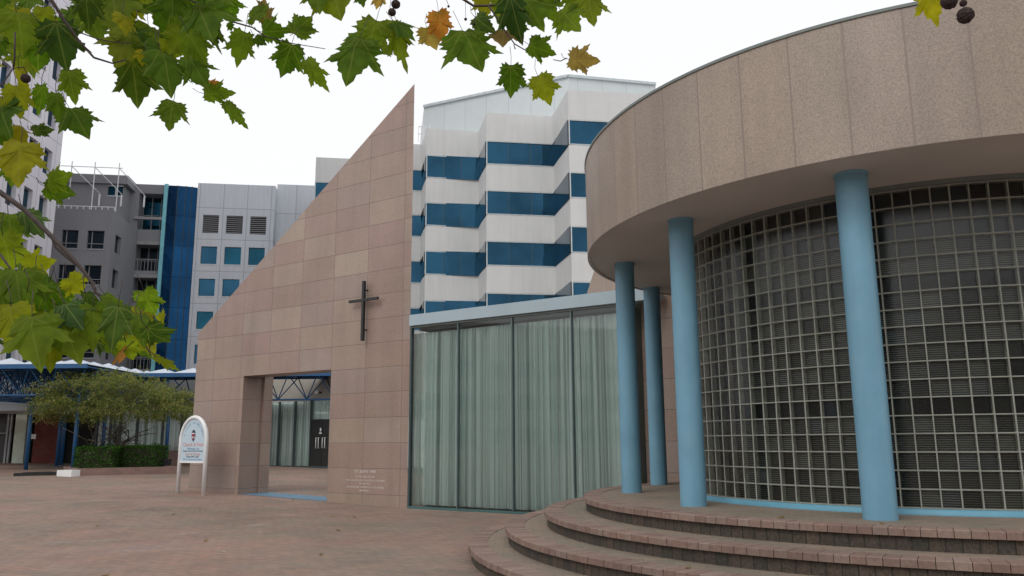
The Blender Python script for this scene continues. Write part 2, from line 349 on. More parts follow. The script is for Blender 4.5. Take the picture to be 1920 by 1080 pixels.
def ground_mat():
    m, n, l, b = newmat('brick_pavers'); oc = coord(n)
    mp = n.new('ShaderNodeMapping'); mp.inputs['Rotation'].default_value = (0, 0, rad(28)); l.new(oc, mp.inputs['Vector'])
    br = n.new('ShaderNodeTexBrick'); l.new(mp.outputs[0], br.inputs[0]); br.inputs['Scale'].default_value = 1
    br.inputs['Brick Width'].default_value = .23; br.inputs['Row Height'].default_value = .115; br.inputs['Mortar Size'].default_value = .007; br.inputs['Mortar Smooth'].default_value = .3
    br.inputs['Color1'].default_value = (1.10, 1.03, 1., 1); br.inputs['Color2'].default_value = (.88, .91, .93, 1); br.inputs['Mortar'].default_value = (.72, .75, .72, 1)
    g = noise(n, l, .32, 6, oc, .6); g2 = noise(n, l, .9, 5, oc, .6, .6)
    c = ramp(n, l, g, [(.30, (.20, .165, .13)), (.45, (.24, .178, .142)), (.56, (.28, .183, .148)), (.72, (.25, .20, .175))])
    c = mixc(n, l, ramp(n, l, g2, [(.45, 0.), (.75, .75)]), c, (.225, .195, .16))
    c = mixc(n, l, 1., c, br.outputs[0], 'MULTIPLY')
    mp2 = n.new('ShaderNodeMapping'); mp2.inputs['Rotation'].default_value = (0, 0, rad(28)); mp2.inputs['Scale'].default_value = (1, 2.4, 1); l.new(oc, mp2.inputs['Vector'])
    c = mixc(n, l, 1., c, ramp(n, l, noise(n, l, 9, 5, mp2.outputs[0], .7), [(.3, .80), (.5, 1.), (.7, 1.2)]), 'MULTIPLY')
    # ring of paler pavers round the plaza centre, worn and broken
    sep = n.new('ShaderNodeSeparateXYZ'); l.new(oc, sep.inputs[0])
    cx, cy = RINGC
    dx = math_(n, l, 'SUBTRACT', sep.outputs[0], cx); dy = math_(n, l, 'SUBTRACT', sep.outputs[1], cy)
    r = math_(n, l, 'SQRT', math_(n, l, 'ADD', math_(n, l, 'MULTIPLY', dx, dx), math_(n, l, 'MULTIPLY', dy, dy)))
    ring = None
    for rr, ww in ((3.6, .12),):
        k = math_(n, l, 'LESS_THAN', math_(n, l, 'ABSOLUTE', math_(n, l, 'SUBTRACT', r, rr)), ww)
        ring = k if ring is None else math_(n, l, 'MAXIMUM', ring, k)
    ring = math_(n, l, 'MULTIPLY', ring, ramp(n, l, noise(n, l, 1.2, 4, oc), [(.45, 0.), (.7, .55)]))
    c = mixc(n, l, ring, c, (.33, .285, .245))
    vo = n.new('ShaderNodeTexVoronoi'); vo.inputs['Scale'].default_value = 1.7; l.new(oc, vo.inputs['Vector'])
    c = mixc(n, l, ramp(n, l, vo.outputs['Distance'], [(.025, .6), (.045, 0.)]), c, (.12, .10, .09))      # gum spots
    vo2 = n.new('ShaderNodeTexVoronoi'); vo2.inputs['Scale'].default_value = 1.1; vo2.inputs['Randomness'].default_value = 1; l.new(mp.outputs[0], vo2.inputs['Vector'])
    c = mixc(n, l, ramp(n, l, vo2.outputs['Distance'], [(.018, .7), (.03, 0.)]), c, (.55, .52, .46))
    c = mixc(n, l, 1., c, ramp(n, l, noise(n, l, .55, 7, oc, .7, 1.2), [(.35, .84), (.5, 1.), (.68, 1.1)]), 'MULTIPLY')
    l.new(c, b.inputs['Base Color']); b.inputs['Roughness'].default_value = .8; b.inputs['Specular IOR Level'].default_value = .3
    hgt = math_(n, l, 'ADD', math_(n, l, 'MULTIPLY', br.outputs[1], -1.), noise(n, l, 25, 4, oc))
    bump(n, l, b, hgt, .45, .012)
    return m
RINGC = (lambda p: (p.x, p.y))(at_z(230, 960, .1)); RINGC = (RINGC[0]-.4, RINGC[1]-.6)
M['ground'] = ground_mat()
def block_glass_mat():
    """ribbed glass of the blocks: UV u counts blocks round the drum, v counts rows"""
    m, n, l, b = newmat('ribbed_block_glass'); sep = n.new('ShaderNodeSeparateXYZ'); l.new(coord(n, 'UV'), sep.inputs[0])
    u, v = sep.outputs[0], sep.outputs[1]
    fu = math_(n, l, 'FLOOR', u); fv = math_(n, l, 'FLOOR', v)
    cv = n.new('ShaderNodeCombineXYZ'); l.new(fu, cv.inputs[0]); l.new(fv, cv.inputs[1])
    wz = n.new('ShaderNodeTexWhiteNoise'); wz.noise_dimensions = '2D'; l.new(cv.outputs[0], wz.inputs[0])
    s = math_(n, l, 'SINE', math_(n, l, 'MULTIPLY', v, 2*math.pi*8)); s = math_(n, l, 'MULTIPLY', math_(n, l, 'ADD', s, 1.), .5)
    big = noise(n, l, .22, 3, cv.outputs[0])
    amt = ramp(n, l, big, [(.34, .15), (.5, 1.)])
    amt = math_(n, l, 'MULTIPLY', amt, ramp(n, l, wz.outputs[0], [(0, .35), (1, 1.)]))
    row = math_(n, l, 'GREATER_THAN', math_(n, l, 'ABSOLUTE', math_(n, l, 'SUBTRACT', math_(n, l, 'ABSOLUTE', math_(n, l, 'SUBTRACT', fv, 8.5)), 3.5)), .25)
    row = math_(n, l, 'MULTIPLY', row, math_(n, l, 'LESS_THAN', fv, 14.5))
    amt = math_(n, l, 'MULTIPLY', amt, row)
    rib = math_(n, l, 'MULTIPLY', math_(n, l, 'POWER', s, 2.), amt)
    base = ramp(n, l, wz.outputs[0], [(0, (.012, .012, .011)), (.5, (.028, .030, .025)), (.85, (.062, .068, .056)), (1, (.012, .024, .046))])
    c = mixc(n, l, rib, base, (.30, .31, .275)); l.new(c, b.inputs['Base Color'])
    b.inputs['Roughness'].default_value = .22; b.inputs['Specular IOR Level'].default_value = .35
    bump(n, l, b, math_(n, l, 'ADD', math_(n, l, 'MULTIPLY', s, amt), noise(n, l, 2.2, 2, coord(n, 'UV'))), .3, .006)
    return m
M['block_glass'] = block_glass_mat()
def curtain_mat():
    """sheer cloth: one layer lets some of the dark room show, folds seen edge-on are denser"""
    m, n, l, b = newmat('sheer_curtain'); oc = coord(n); out = n['Material Output']
    f = noise(n, l, 1.2, 4, oc); c = mixc(n, l, f, (.74, .86, .83), (.86, .95, .91))
    l.new(c, b.inputs['Base Color']); b.inputs['Roughness'].default_value = .9; b.inputs['Specular IOR Level'].default_value = .1
    lw = n.new('ShaderNodeLayerWeight'); lw.inputs[0].default_value = .5
    al = ramp(n, l, lw.outputs['Facing'], [(0, .90), (.3, .95), (.75, 1.)])
    mp = n.new('ShaderNodeMapping'); mp.inputs['Scale'].default_value = (9, 9, .04); l.new(oc, mp.inputs['Vector'])
    dens = ramp(n, l, noise(n, l, 1.15, 3, mp.outputs[0], .6), [(.38, .55), (.48, .95), (.55, 1.)])      # cloth gathered unevenly
    al = math_(n, l, 'MULTIPLY', al, dens)
    t = n.new('ShaderNodeBsdfTransparent'); ms = n.new('ShaderNodeMixShader')
    l.new(al, ms.inputs[0]); l.new(t.outputs[0], ms.inputs[1]); l.new(b.outputs[0], ms.inputs[2]); l.new(ms.outputs[0], out.inputs[0])
    return m
M['curtain'] = curtain_mat()

# ================================================================ THE GROUND
mb = MB(); st = 2.0
WF = Fr(A0, D)
ss = [-400, -200, -100, -60]+[-60+k*2 for k in range(1, 31)]+[4, 10, 20, 40, 100, 300]
nn = [-300, -100, -50]+[-40+k*4 for k in range(0, 26)]+[100, 200, 400]
def GZ(s): return -SL*max(s, -60) if s < 0 else 0
for i in range(len(ss)-1):
    for j in range(len(nn)-1):
        a, b_, c, d = ss[i], ss[i+1], nn[j], nn[j+1]
        mb.face([WF(a, c, GZ(a)), WF(b_, c, GZ(b_)), WF(b_, d, GZ(b_)), WF(a, d, GZ(a))], smooth=True)
tag(mb.build('ground', M['ground'], weld=True), kind='structure')

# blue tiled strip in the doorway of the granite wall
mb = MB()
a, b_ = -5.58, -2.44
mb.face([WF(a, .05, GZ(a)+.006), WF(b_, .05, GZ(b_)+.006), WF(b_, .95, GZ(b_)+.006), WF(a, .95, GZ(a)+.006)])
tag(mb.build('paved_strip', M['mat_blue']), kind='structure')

# ================================================================ GRANITE GATE WALL
WT = .62
def text_mesh(txt, size, mat, parent, name, M4, depth=.002, align='CENTER', sx=1):
    cu = bpy.data.curves.new(name, 'FONT'); cu.body = txt; cu.size = size; cu.extrude = depth; cu.align_x = align; cu.align_y = 'CENTER'; cu.resolution_u = 3
    t = bpy.data.objects.new('tmp', cu); COL.objects.link(t); bpy.context.view_layer.update()
    me = bpy.data.meshes.new_from_object(t.evaluated_get(bpy.context.evaluated_depsgraph_get())); bpy.data.objects.remove(t); bpy.data.curves.remove(cu)
    me.name = name; me.transform(M4 @ Matrix.Diagonal((sx, 1, 1, 1))); me.materials.clear(); me.materials.append(mat)
    o = bpy.data.objects.new(name, me); COL.objects.link(o)
    if parent: o.parent = parent; o.matrix_parent_inverse = parent.matrix_world.inverted()
    return o
def face_mat(fr, s, n, z):      # text plane facing the viewer side (-n)
    o = fr(s, n, z); x = fr.ex; y = Vector((0, 0, 1)); zz = x.cross(y)
    return Matrix(((x.x, y.x, zz.x, o.x), (x.y, y.y, zz.y, o.y), (x.z, y.z, zz.z, o.z), (0, 0, 0, 1)))
gw = thing('granite_wall', 'tall pink granite wall with one slanting edge, a pointed tip and a rectangular doorway', 'wall', WF(-3.8, 0, .05))
mb = MB()
sl, sr, tz, lz = -7.62, 0.0, 9.57, 4.33
fp = [(sl, -.3), (-5.6, -.3), (-5.6, 3.06), (-2.42, 3.06), (-2.42, -.3), (sr, -.3), (sr+.02, tz), (sl, lz)]
kz = (tz-lz)/(sr+.02-sl); bs = -.68
bp = fp[:5]+[(bs, -.3), (bs, lz+kz*(bs-sl)), (sl, lz)]       # the right end is cut back to a sharp arris
mb.face([WF(s, 0, z) for s, z in fp], fp); mb.face([WF(s, WT, z) for s, z in reversed(bp)], list(reversed(bp)))
for i in range(8):
    j = (i+1) % 8; (a, b_), (c, d), (a2, b2), (c2, d2) = fp[i], fp[j], bp[i], bp[j]
    uv = [(a, 0), (c, 0), (c2, WT), (a2, WT)] if abs(b_-d) < 1e-4 else [(0, b_), (0, d), (WT, d2), (WT, b2)]
    mb.face([WF(c, 0, d), WF(a, 0, b_), WF(a2, WT, b2), WF(c2, WT, d2)], [uv[1], uv[0], uv[3], uv[2]])
mb.build('wall_panel', M['granite'], gw)
mb = MB()     # deeper pier at the left jamb
mb.box(WF, -5.80, -5.54, WT+.003, .9, -.2, 3.3)
mb.build('jamb_pier', M['granite'], gw)
o_ = None
for i, (t, z, h, sx) in enumerate([('ST. JOHN 1990', .735, .085, 1.15), ('TO THE GLORY OF GOD', .625, .052, 1), ('THIS STONE WAS LAID BY THE PEOPLE OF THE PARISH', .545, .052, .92), ('IN THE YEAR', .475, .05, 1.15), ('AND BLESSED BY THE BISHOP OF THIS DIOCESE', .40, .052, 1.02), ('SEPTEMBER 9', .325, .05, 1.1)]):
    text_mesh(t, h, M['inscription'], gw, 'inscription_line', face_mat(WF, -1.24, -.002, z-.0), .001, sx=sx)

# cross, fixed to the wall
cr = thing('wall_cross', 'slender dark metal cross fixed to the pink granite wall', 'cross', WF(-1.42, 0, 3.6))
mb = MB(); mb.box(WF, -1.34, -1.275, -.16, -.09, 3.64, 5.02); mb.build('upright_bar', M['black'], cr)
mb = MB(); mb.box(WF, -1.76, -1.343, -.155, -.095, 4.55, 4.608); mb.box(WF, -1.272, -.855, -.155, -.095, 4.55, 4.608); mb.build('cross_arm', M['black'], cr)
for zz in (3.88, 4.8): mb = MB(); mb.box(WF, -1.322, -1.292, -.088, -.001, zz, zz+.03); mb.build('bracket', M['black'], cr)

# ================================================================ SECOND GRANITE WALL (behind the glass box)
g2 = thing('granite_wall', 'pink granite wall with a steep slanting edge standing behind the glass hall and the round canopy', 'wall', WF(6, .5, 0))
mb = MB()
extrude_poly(mb, WF, [(5.35, -.1), (9.0, -.1), (9.0, 7.2), (5.42, 7.2), (4.20, 4.2), (4.20, 3.9), (5.35, 3.9)], .42, .42+.5)
mb.build('wall_panel', M['granite'], g2)

# ================================================================ GLASS HALL with curtains
gh = thing('glass_hall', 'low glass fronted hall with pale blue roof edge between the granite wall and the columns', 'glass wall', WF(2.7, 0, 0))
GE = 5.33
mb = MB(); mb.box(WF, .03, GE+.55, -.06, .30, 3.875, 4.115); mb.build('roof_edge', M['fascia'], gh)
mb = MB(); mb.box(WF, .03, GE, .301, 5, 3.80, 4.09); mb.build('roof', M['grey_light'], gh)
mb = MB(); mb.box(WF, .03, GE, -.02, .08, 3.83, 3.872); mb.build('head_rail', M['trim_grey'], gh)
mb = MB(); mb.box(WF, .03, GE, -.02, .09, -.01, .045); mb.build('sill', M['teal_frame'], gh)
mull = [.045, 1.34, 2.71, 4.08, GE-.02]
for i, s in enumerate(mull):
    mb = MB(); w_ = .02 if i else .045
    mb.box(WF, s-w_/2, s+w_/2, -.015, .07, .047, 3.828); mb.build('mullion', M['dark_frame'] if i == 0 else M['slim_frame'], gh)
for i in range(4):
    mb = MB(); mb.rect(WF, mull[i]+.017+(.008 if i == 0 else 0), mull[i+1]-.017, .05, 3.826, .02); mb.build('glass_pane', M['pane'], gh)
mb = MB(); mb.box(WF, GE-.01, GE+.01, .09, .42, 0, 3.8); mb.box(WF, .0, .03, .63, 5, 0, 3.8); mb.box(WF, 0.03, GE, .55, .6, 0, 3.78); mb.build('lining', M['room'], gh)
ordn = ['first', 'second', 'third', 'fourth']
rnd = random.Random(4)
for i in range(4):
    mb = MB(); s = mull[i]-.02 if i else -.22; pts = []
    while s < mull[i+1]+.03:
        pts.append(s); s += .011
    ph = 0; prof = []; sp = .7; am = .05
    for k, s in enumerate(pts):
        if k % 7 == 0: sp = rnd.choice((.25, .4, .55, .8, 1.0))*rnd.uniform(.8, 1.2); am = rnd.uniform(.02, .09)
        ph += sp; prof.append((min(s, GE-.03), .27+.01*i % .02+am*math.sin(ph)+.35*am*math.sin(2.7*ph+1)+rnd.uniform(-.004, .004)))
    for k in range(len(prof)-1):
        (sa, na), (sb, nb) = prof[k], prof[k+1]
        tp = 3.74
        q = [(.06, 1.0), (1.2, 1.0), (2.6, .92), (3.5, .7), (tp, .35)]
        for j in range(len(q)-1):
            (z0, k0), (z1, k1) = q[j], q[j+1]; f = lambda nv, kk: .27+(nv-.27)*kk
            mb.face([WF(sa, f(na, k0), z0), WF(sb, f(nb, k0), z0), WF(sb, f(nb, k1), z1), WF(sa, f(na, k1), z1)], smooth=True)
    c = mb.build('curtain', M['curtain'], weld=True)
    tag(c, 'pale grey green pleated curtain behind the %s pane to the right of the granite wall' % ordn[i], 'curtain', 'curtains in the glass hall')

# ================================================================ ROTUNDA
CX, CY, RC, RG, ZP, ZS, ZT = 5.3139, 10.529, 4.2872, 3.0915, .684, 3.88, 5.155
CN = (Vector((CX, CY, 0))-A0).dot(N)      # negative: in front of the wall line
AN = math.atan2(N.y, N.x)
def pol(r, a, z): return Vector((CX+r*math.cos(a), CY+r*math.sin(a), z))
rot = thing('rotunda', 'round building with a wide flamed granite band over a curved glass block wall', 'round building', (CX, CY, 0))
def ringband(mb, r, z0, z1, a0, a1, k, m=0, uvr=None, flip=False):
    for i in range(k):
        a, b_ = a0+(a1-a0)*i/k, a0+(a1-a0)*(i+1)/k; R = uvr or r
        pts = [pol(r, a, z0), pol(r, b_, z0), pol(r, b_, z1), pol(r, a, z1)]; uv = [(R*a, z0), (R*b_, z0), (R*b_, z1), (R*a, z1)]
        if flip: pts.reverse(); uv.reverse()
        mb.face(pts, uv, m, True)
def annulus(mb, ri, ro, z, a0, a1, k, m=0, up=True):
    for i in range(k):
        a, b_ = a0+(a1-a0)*i/k, a0+(a1-a0)*(i+1)/k
        pts = [pol(ri, a, z), pol(ro, a, z), pol(ro, b_, z), pol(ri, b_, z)]
        if not up: pts.reverse()
        mb.face(pts, [(p.x, p.y) for p in pts], m)
PI2 = 2*math.pi
mb = MB(); ringband(mb, RC, ZS-.015, ZT, -math.pi*1.5, math.pi*.5, 216)
ringband(mb, RC-.28, ZS+.3, ZT, -math.pi*1.5, math.pi*.5, 216, flip=True)
mb.build('granite_band', M['rough_granite'], rot, weld=True)
mb = MB(); annulus(mb, RC-.30, RC+.012, ZT+.03, 0, PI2, 180); ringband(mb, RC+.012, ZT, ZT+.03, 0, PI2, 180); annulus(mb, RC-.3, RC+.012, ZT+.001, 0, PI2, 180, up=False)
mb.build('coping', M['coping'], rot)
mb = MB(); annulus(mb, 0.02, RC-.27, ZS+.6, 0, PI2, 90); mb.build('flat_roof', M['grey_light'], rot)
mb = MB(); annulus(mb, RG-.2, RC-.04, ZS, 0, PI2, 180, up=False); ringband(mb, RC-.04, ZS-.015, ZS, 0, PI2, 180, flip=True); annulus(mb, RC-.04, RC, ZS-.015, 0, PI2, 180, up=False)
mb.build('soffit', M['soffit'], rot)
# glass block drum
PITCHA = rad(360/114); A1 = rad(-119.07); ROW = .171; ZB = .744; NR = 18
mb = MB()
for i in range(114):
    a = A1+i*PITCHA; half = .0062/RG
    for r0_, r1_ in ((RG-.07, RG),):
        p = [pol(r0_, a-half, ZB-.02), pol(r1_, a-half, ZB-.02), pol(r1_, a+half, ZB-.02), pol(r0_, a+half, ZB-.02)]
        t = [v+Vector((0, 0, NR*ROW+.02)) for v in p]
        for x in range(3): mb.face([p[x], p[x+1], t[x+1], t[x]], m=0 if x == 1 else 1)
for j in range(NR+1):
    z = ZB+j*ROW
    ringband(mb, RG+.0015, z-.0058, z+.0058, 0, PI2, 228)
    annulus(mb, RG-.07, RG+.0015, z+.0058, 0, PI2, 228, m=1); annulus(mb, RG-.07, RG+.0015, z-.0058, 0, PI2, 228, m=1, up=False)
mb.build('mortar_grid', [M['mortar'], M['block_side']], rot)
mb = MB(); ringband(mb, RG-.004, ZB, ZB+NR*ROW, 0, PI2, 228); mb.build('face_glass', M['block_face'], rot, weld=True)
mb = MB()
for i in range(114):
    a = A1+i*PITCHA; b_ = a+PITCHA
    p = [pol(RG-.062, a, ZB), pol(RG-.062, b_, ZB), pol(RG-.062, b_, ZB+NR*ROW), pol(RG-.062, a, ZB+NR*ROW)]
    mb.face(p, [(i, 0), (i+1, 0), (i+1, NR), (i, NR)], 0, True)
mb.build('glass_blocks', M['block_glass'], rot, weld=True)
mb = MB(); ringband(mb, RG+.012, ZP-.02, ZB-.008, 0, PI2, 180); annulus(mb, RG-.05, RG+.012, ZB-.008, 0, PI2, 180); mb.build('base_strip', M['blue_strip'], rot, weld=True)
mb = MB(); ringband(mb, RG+.02, ZB+NR*ROW+.008, ZS+.02, 0, PI2, 180); annulus(mb, RG-.05, RG+.02, ZB+NR*ROW+.008, 0, PI2, 180, up=False); mb.build('head_trim', M['trim_grey'], rot, weld=True)
# columns
cols = [(-123.80, 3.70, 'pale blue column standing nearest the camera, before the glass block wall', .148),
        (-156.53, 3.665, 'pale blue column at the left edge of the glass block wall', .141),
        (166.57, 3.80, 'pale blue column in front of the curtained glass, leftmost of the columns', .137),
        (136.65, 4.10, 'pale blue column farthest back, between two others near the granite wall', .135)]
for a, r, lab, cr_ in cols:
    p = pol(r, rad(a), 0); mb = MB(); k = 48
    t = thing('column', lab, 'column', (p.x, p.y, ZP), 'blue columns round the rotunda')
    pts = lambda rr, z: [Vector((p.x+rr*math.cos(PI2*i/k), p.y+rr*math.sin(PI2*i/k), z)) for i in range(k)]
    lo, hi = pts(cr_, ZP-.01), pts(cr_, ZS+.01)
    for i in range(k): j = (i+1) % k; mb.face([lo[i], lo[j], hi[j], hi[i]], smooth=True)
    mb.build('shaft', M['blue_paint'], t, weld=True)
    mb = MB(); r1 = cr_+.006; lo, hi = pts(r1, ZS-.03), pts(r1, ZS-.0005); inn = pts(cr_-.005, ZS-.03)
    for i in range(k): j = (i+1) % k; mb.face([lo[i], lo[j], hi[j], hi[i]], smooth=True); mb.face([inn[i], inn[j], lo[j], lo[i]])
    mb.build('collar', M['blue_paint'], t, weld=True)

# ================================================================ STEPS
stp = thing('entrance_steps', 'four curved brick steps with red brick nosings rising to the blue columns', 'steps', (CX, CY, 0))
RP = [4.4182, 4.9233, 5.416, 5.8709]; SH = ZP/4
def rmax(a, marg=.03):
    c = math.cos(a-AN); return 1e9 if c <= 1e-6 else (-CN-marg)/c
rb = random.Random(11)
ords = ['top', 'second', 'third', 'lowest']
for t in range(4):
    R = RP[t]; z = ZP-SH*t; Rin = .1 if t == 0 else RP[t-1]-.045
    mb = MB(); NB = .235
    kk = 360
    for i in range(kk):
        a, b_ = PI2*i/kk, PI2*(i+1)/kk
        ra, rb_ = min(R-NB, rmax(a)), min(R-NB, rmax(b_))
        if ra <= Rin or rb_ <= Rin: continue
        mb.face([pol(Rin, a, z-.004), pol(ra, a, z-.004), pol(rb_, b_, z-.004), pol(Rin, b_, z-.004)], [(pol(Rin, a, 0).x, pol(Rin, a, 0).y), (pol(ra, a, 0).x, pol(ra, a, 0).y), (pol(rb_, b_, 0).x, pol(rb_, b_, 0).y), (pol(Rin, b_, 0).x, pol(Rin, b_, 0).y)])
    tr = mb.build('step', M['tread'], stp); tr['label'] = ords[t]+' curved brick step'
    # riser
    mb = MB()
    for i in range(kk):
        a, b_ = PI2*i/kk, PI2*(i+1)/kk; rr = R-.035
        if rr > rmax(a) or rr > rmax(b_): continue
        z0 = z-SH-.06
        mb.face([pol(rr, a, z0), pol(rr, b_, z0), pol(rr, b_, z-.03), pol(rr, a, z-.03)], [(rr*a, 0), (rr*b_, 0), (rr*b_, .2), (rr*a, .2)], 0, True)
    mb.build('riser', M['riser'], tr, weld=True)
    # nosing bricks, each a small rounded block
    mb = MB(); nb = int(PI2*R/.117)
    for i in range(nb):
        a0, a1 = PI2*i/nb, PI2*(i+1)/nb; am = (a0+a1)/2
        if R > rmax(am, .01): continue
        g = .0026/R; a0 += g; a1 -= g; dz = rb.uniform(-.0018, .0018); dr = rb.uniform(-.003, .004); th = .062
        ro, ri = R+dr, R-NB; c = .006
        top = [pol(ri, a0, z+dz), pol(ro-c, a0, z+dz), pol(ro-c, a1, z+dz), pol(ri, a1, z+dz)]
        mb.face(top)
        mb.face([pol(ro-c, a0, z+dz), pol(ro, a0, z+dz-c), pol(ro, a1, z+dz-c), pol(ro-c, a1, z+dz)])
        mb.face([pol(ro, a0, z+dz-c), pol(ro, a0, z-th), pol(ro, a1, z-th), pol(ro, a1, z+dz-c)])
        mb.face([pol(ro, a0, z-th), pol(ri, a0, z-th), pol(ri, a1, z-th), pol(ro, a1, z-th)])
        mb.face([pol(ri, a0, z-th), pol(ro, a0, z-th), pol(ro, a0, z+dz-c), pol(ro-c, a0, z+dz), pol(ri, a0, z+dz)])
        mb.face([pol(ro, a1, z-th), pol(ri, a1, z-th), pol(ri, a1, z+dz), pol(ro-c, a1, z+dz), pol(ro, a1, z+dz-c)])
    mb.build('nosing', M['nosing'], tr, weld=True)

# ================================================================ SIGN
p1, p2 = gnd(333, 925), gnd(381, 929)
e = (p2-p1); e.z = 0; wS = e.length
SF = Fr(p1, e); gs = gz(p1)
sg = thing('arched_sign', 'white arched notice board on two legs with a crest and red lettering', 'sign', (p1+p2)/2)
HS = SF.hit(365, 781)[1]-.02
bo = SF.hit(345, 864)[1]
r_ = wS/2; topc = HS-r_*1.12
mb = MB(); path = [SF(0, 0, gs-.02), SF(0, 0, topc)]
for i in range(1, 24):
    a = math.pi*(1-i/24); path.append(SF(wS/2+r_*math.cos(a), 0, topc+r_*1.12*math.sin(a)))
path += [SF(wS, 0, topc), SF(wS, 0, gs-.05)]
mb.tube(path, .05, 12); mb.build('arched_frame', M['white_paint'], sg)
mb = MB(); pl = [(0.02, bo), (wS-.02, bo), (wS-.02, topc)]
for i in range(1, 24):
    a = math.pi*i/24; pl.append((wS/2+(r_-.02)*math.cos(a), topc+(r_-.02)*1.12*math.sin(a)))
pl.append((.02, topc)); extrude_poly(mb, SF, pl, -.012, .012); pn = mb.build('board', M['sign_face'], sg)
mb = MB(); mb.box(SF, .0, wS, -.03, .03, bo-.05, bo-.002); mb.build('bottom_rail', M['white_paint'], sg)
# arch lettering: dark grey arc of text, letter by letter
bh = topc-bo
arc = 'A PLACE OF WELCOME'
for i, ch in enumerate(arc):
    if ch == ' ': continue
    a = math.pi*(.90-.80*i/(len(arc)-1)); rr = r_*.76
    mt = face_mat(SF, wS/2+rr*math.cos(a), -.0135, topc+rr*1.1*math.sin(a)) @ Matrix.Rotation(a-math.pi/2, 4, 'Z')
    text_mesh(ch, .07, M['sign_blue'], sg, 'lettering', mt, .001)
mb = MB(); cz = topc+r_*.22; cs = wS/2
pl = [(cs-.07, cz+.09), (cs-.07, cz-.02), (cs-.045, cz-.09), (cs, cz-.14), (cs+.045, cz-.09), (cs+.07, cz-.02), (cs+.07, cz+.09), (cs+.04, cz+.14), (cs, cz+.155), (cs-.04, cz+.14)]
extrude_poly(mb, SF, pl, -.018, -.0125); cre = mb.build('crest', M['sign_dark'], sg)
mb = MB(); mb.box(SF, cs-.062, cs+.062, -.022, -.0185, cz+.0, cz+.045); mb.box(SF, cs-.018, cs+.018, -.022, -.0185, cz-.09, cz-.001); mb.build('red_cross', M['sign_cross'], cre)
for x0_, x1_, z0_, z1_ in ((-.055, .055, .052, .075), (.022, .045, -.06, -.01), (-.045, -.022, -.06, -.01)): mb = MB(); mb.box(SF, cs+x0_, cs+x1_, -.022, -.0185, cz+z0_, cz+z1_); mb.build('white_bar', M['white_paint'], cre)
for t, zz, h, mk, sx in [('Church St Peter', .80, .135, 'sign_red', .92), ('Welcomes You', .60, .075, 'sign_blue', 1), ('Sunday Services and Holy Communion', .49, .06, 'sign_dark', .82), ('Come & Worship', .335, .085, 'sign_red', .98), ('Phone 9412 2345', .20, .075, 'sign_dark', .92), ('All are welcome here', .07, .08, 'sign_blue', 1.05)]:
    o = text_mesh(t, h*wS/.95*.95, M[mk], sg, 'lettering', face_mat(SF, wS/2+.01, -.0135, bo+bh*zz), .001, sx=sx)

# ================================================================ WHITE ZIGZAG OFFICE BUILDING
O1 = dep(912, 308, 58); zL = O1.z
def atzL(x, y):
    p = at_z(x, y, zL); return Vector((p.x, p.y, 0))
O0, O2 = atzL(799, 333), atzL(1067, 271); I0, I1 = atzL(897, 338.5), atzL(1037, 313.5); o1 = Vector((O1.x, O1.y, 0))
v = Vector((4.75, -2.98, 0)); v2 = O2-o1; Fd = (I1-o1)
O3 = O2+v2; O_1 = O0-v; O_2 = O_1-v; O_3 = O_2-v; O_4 = O_3-v
Fn = Fd.normalized()
def I_of(O, f): return O+Fn*f
O_2 = O_1-v*1.18
outs = [O_2, O_1, O0, o1, O2]
ins = [I_of(O_2, 4.0), I_of(O_1, 4.0), I0, I1, O2+(I1-o1)*2.2]
FLH, ZW0, ZW1, ZPAR = 3.885, 21.74, 23.63, 25.85
zb = thing('office_building', 'white office block with zigzag bays and bands of blue glass behind the glass hall', 'office building', (o1.x, o1.y, 0))
poly = []
for O, I in zip(outs, ins): poly += [O, I]
def walk(mb, pts, z0, z1, m=0, uv0=0):
    u = uv0
    for a, b_ in zip(pts, pts[1:]):
        L = (b_-a).length
        mb.face([a+Vector((0, 0, z0)), b_+Vector((0, 0, z0)), b_+Vector((0, 0, z1)), a+Vector((0, 0, z1))], [(u, z0), (u+L, z0), (u+L, z1), (u, z1)], m); u += L
Bn = Vector((-Fn.y, Fn.x, 0))
back = [poly[-1]+Bn*22, poly[0]+Bn*14]
nfl = 7
for k in range(nfl):
    zt = ZPAR if k == 0 else ZW0-FLH*(k-1); zbm = ZW1-FLH*k
    if k == nfl-1: zbm = -.5
    mb = MB(); walk(mb, poly+back+[poly[0]], zbm, zt)
    pts = poly+back
    mb.face([p+Vector((0, 0, zbm)) for p in reversed(pts)]); mb.face([p+Vector((0, 0, zt)) for p in pts])
    mb.build('spandrel', M['white_panel'], zb)
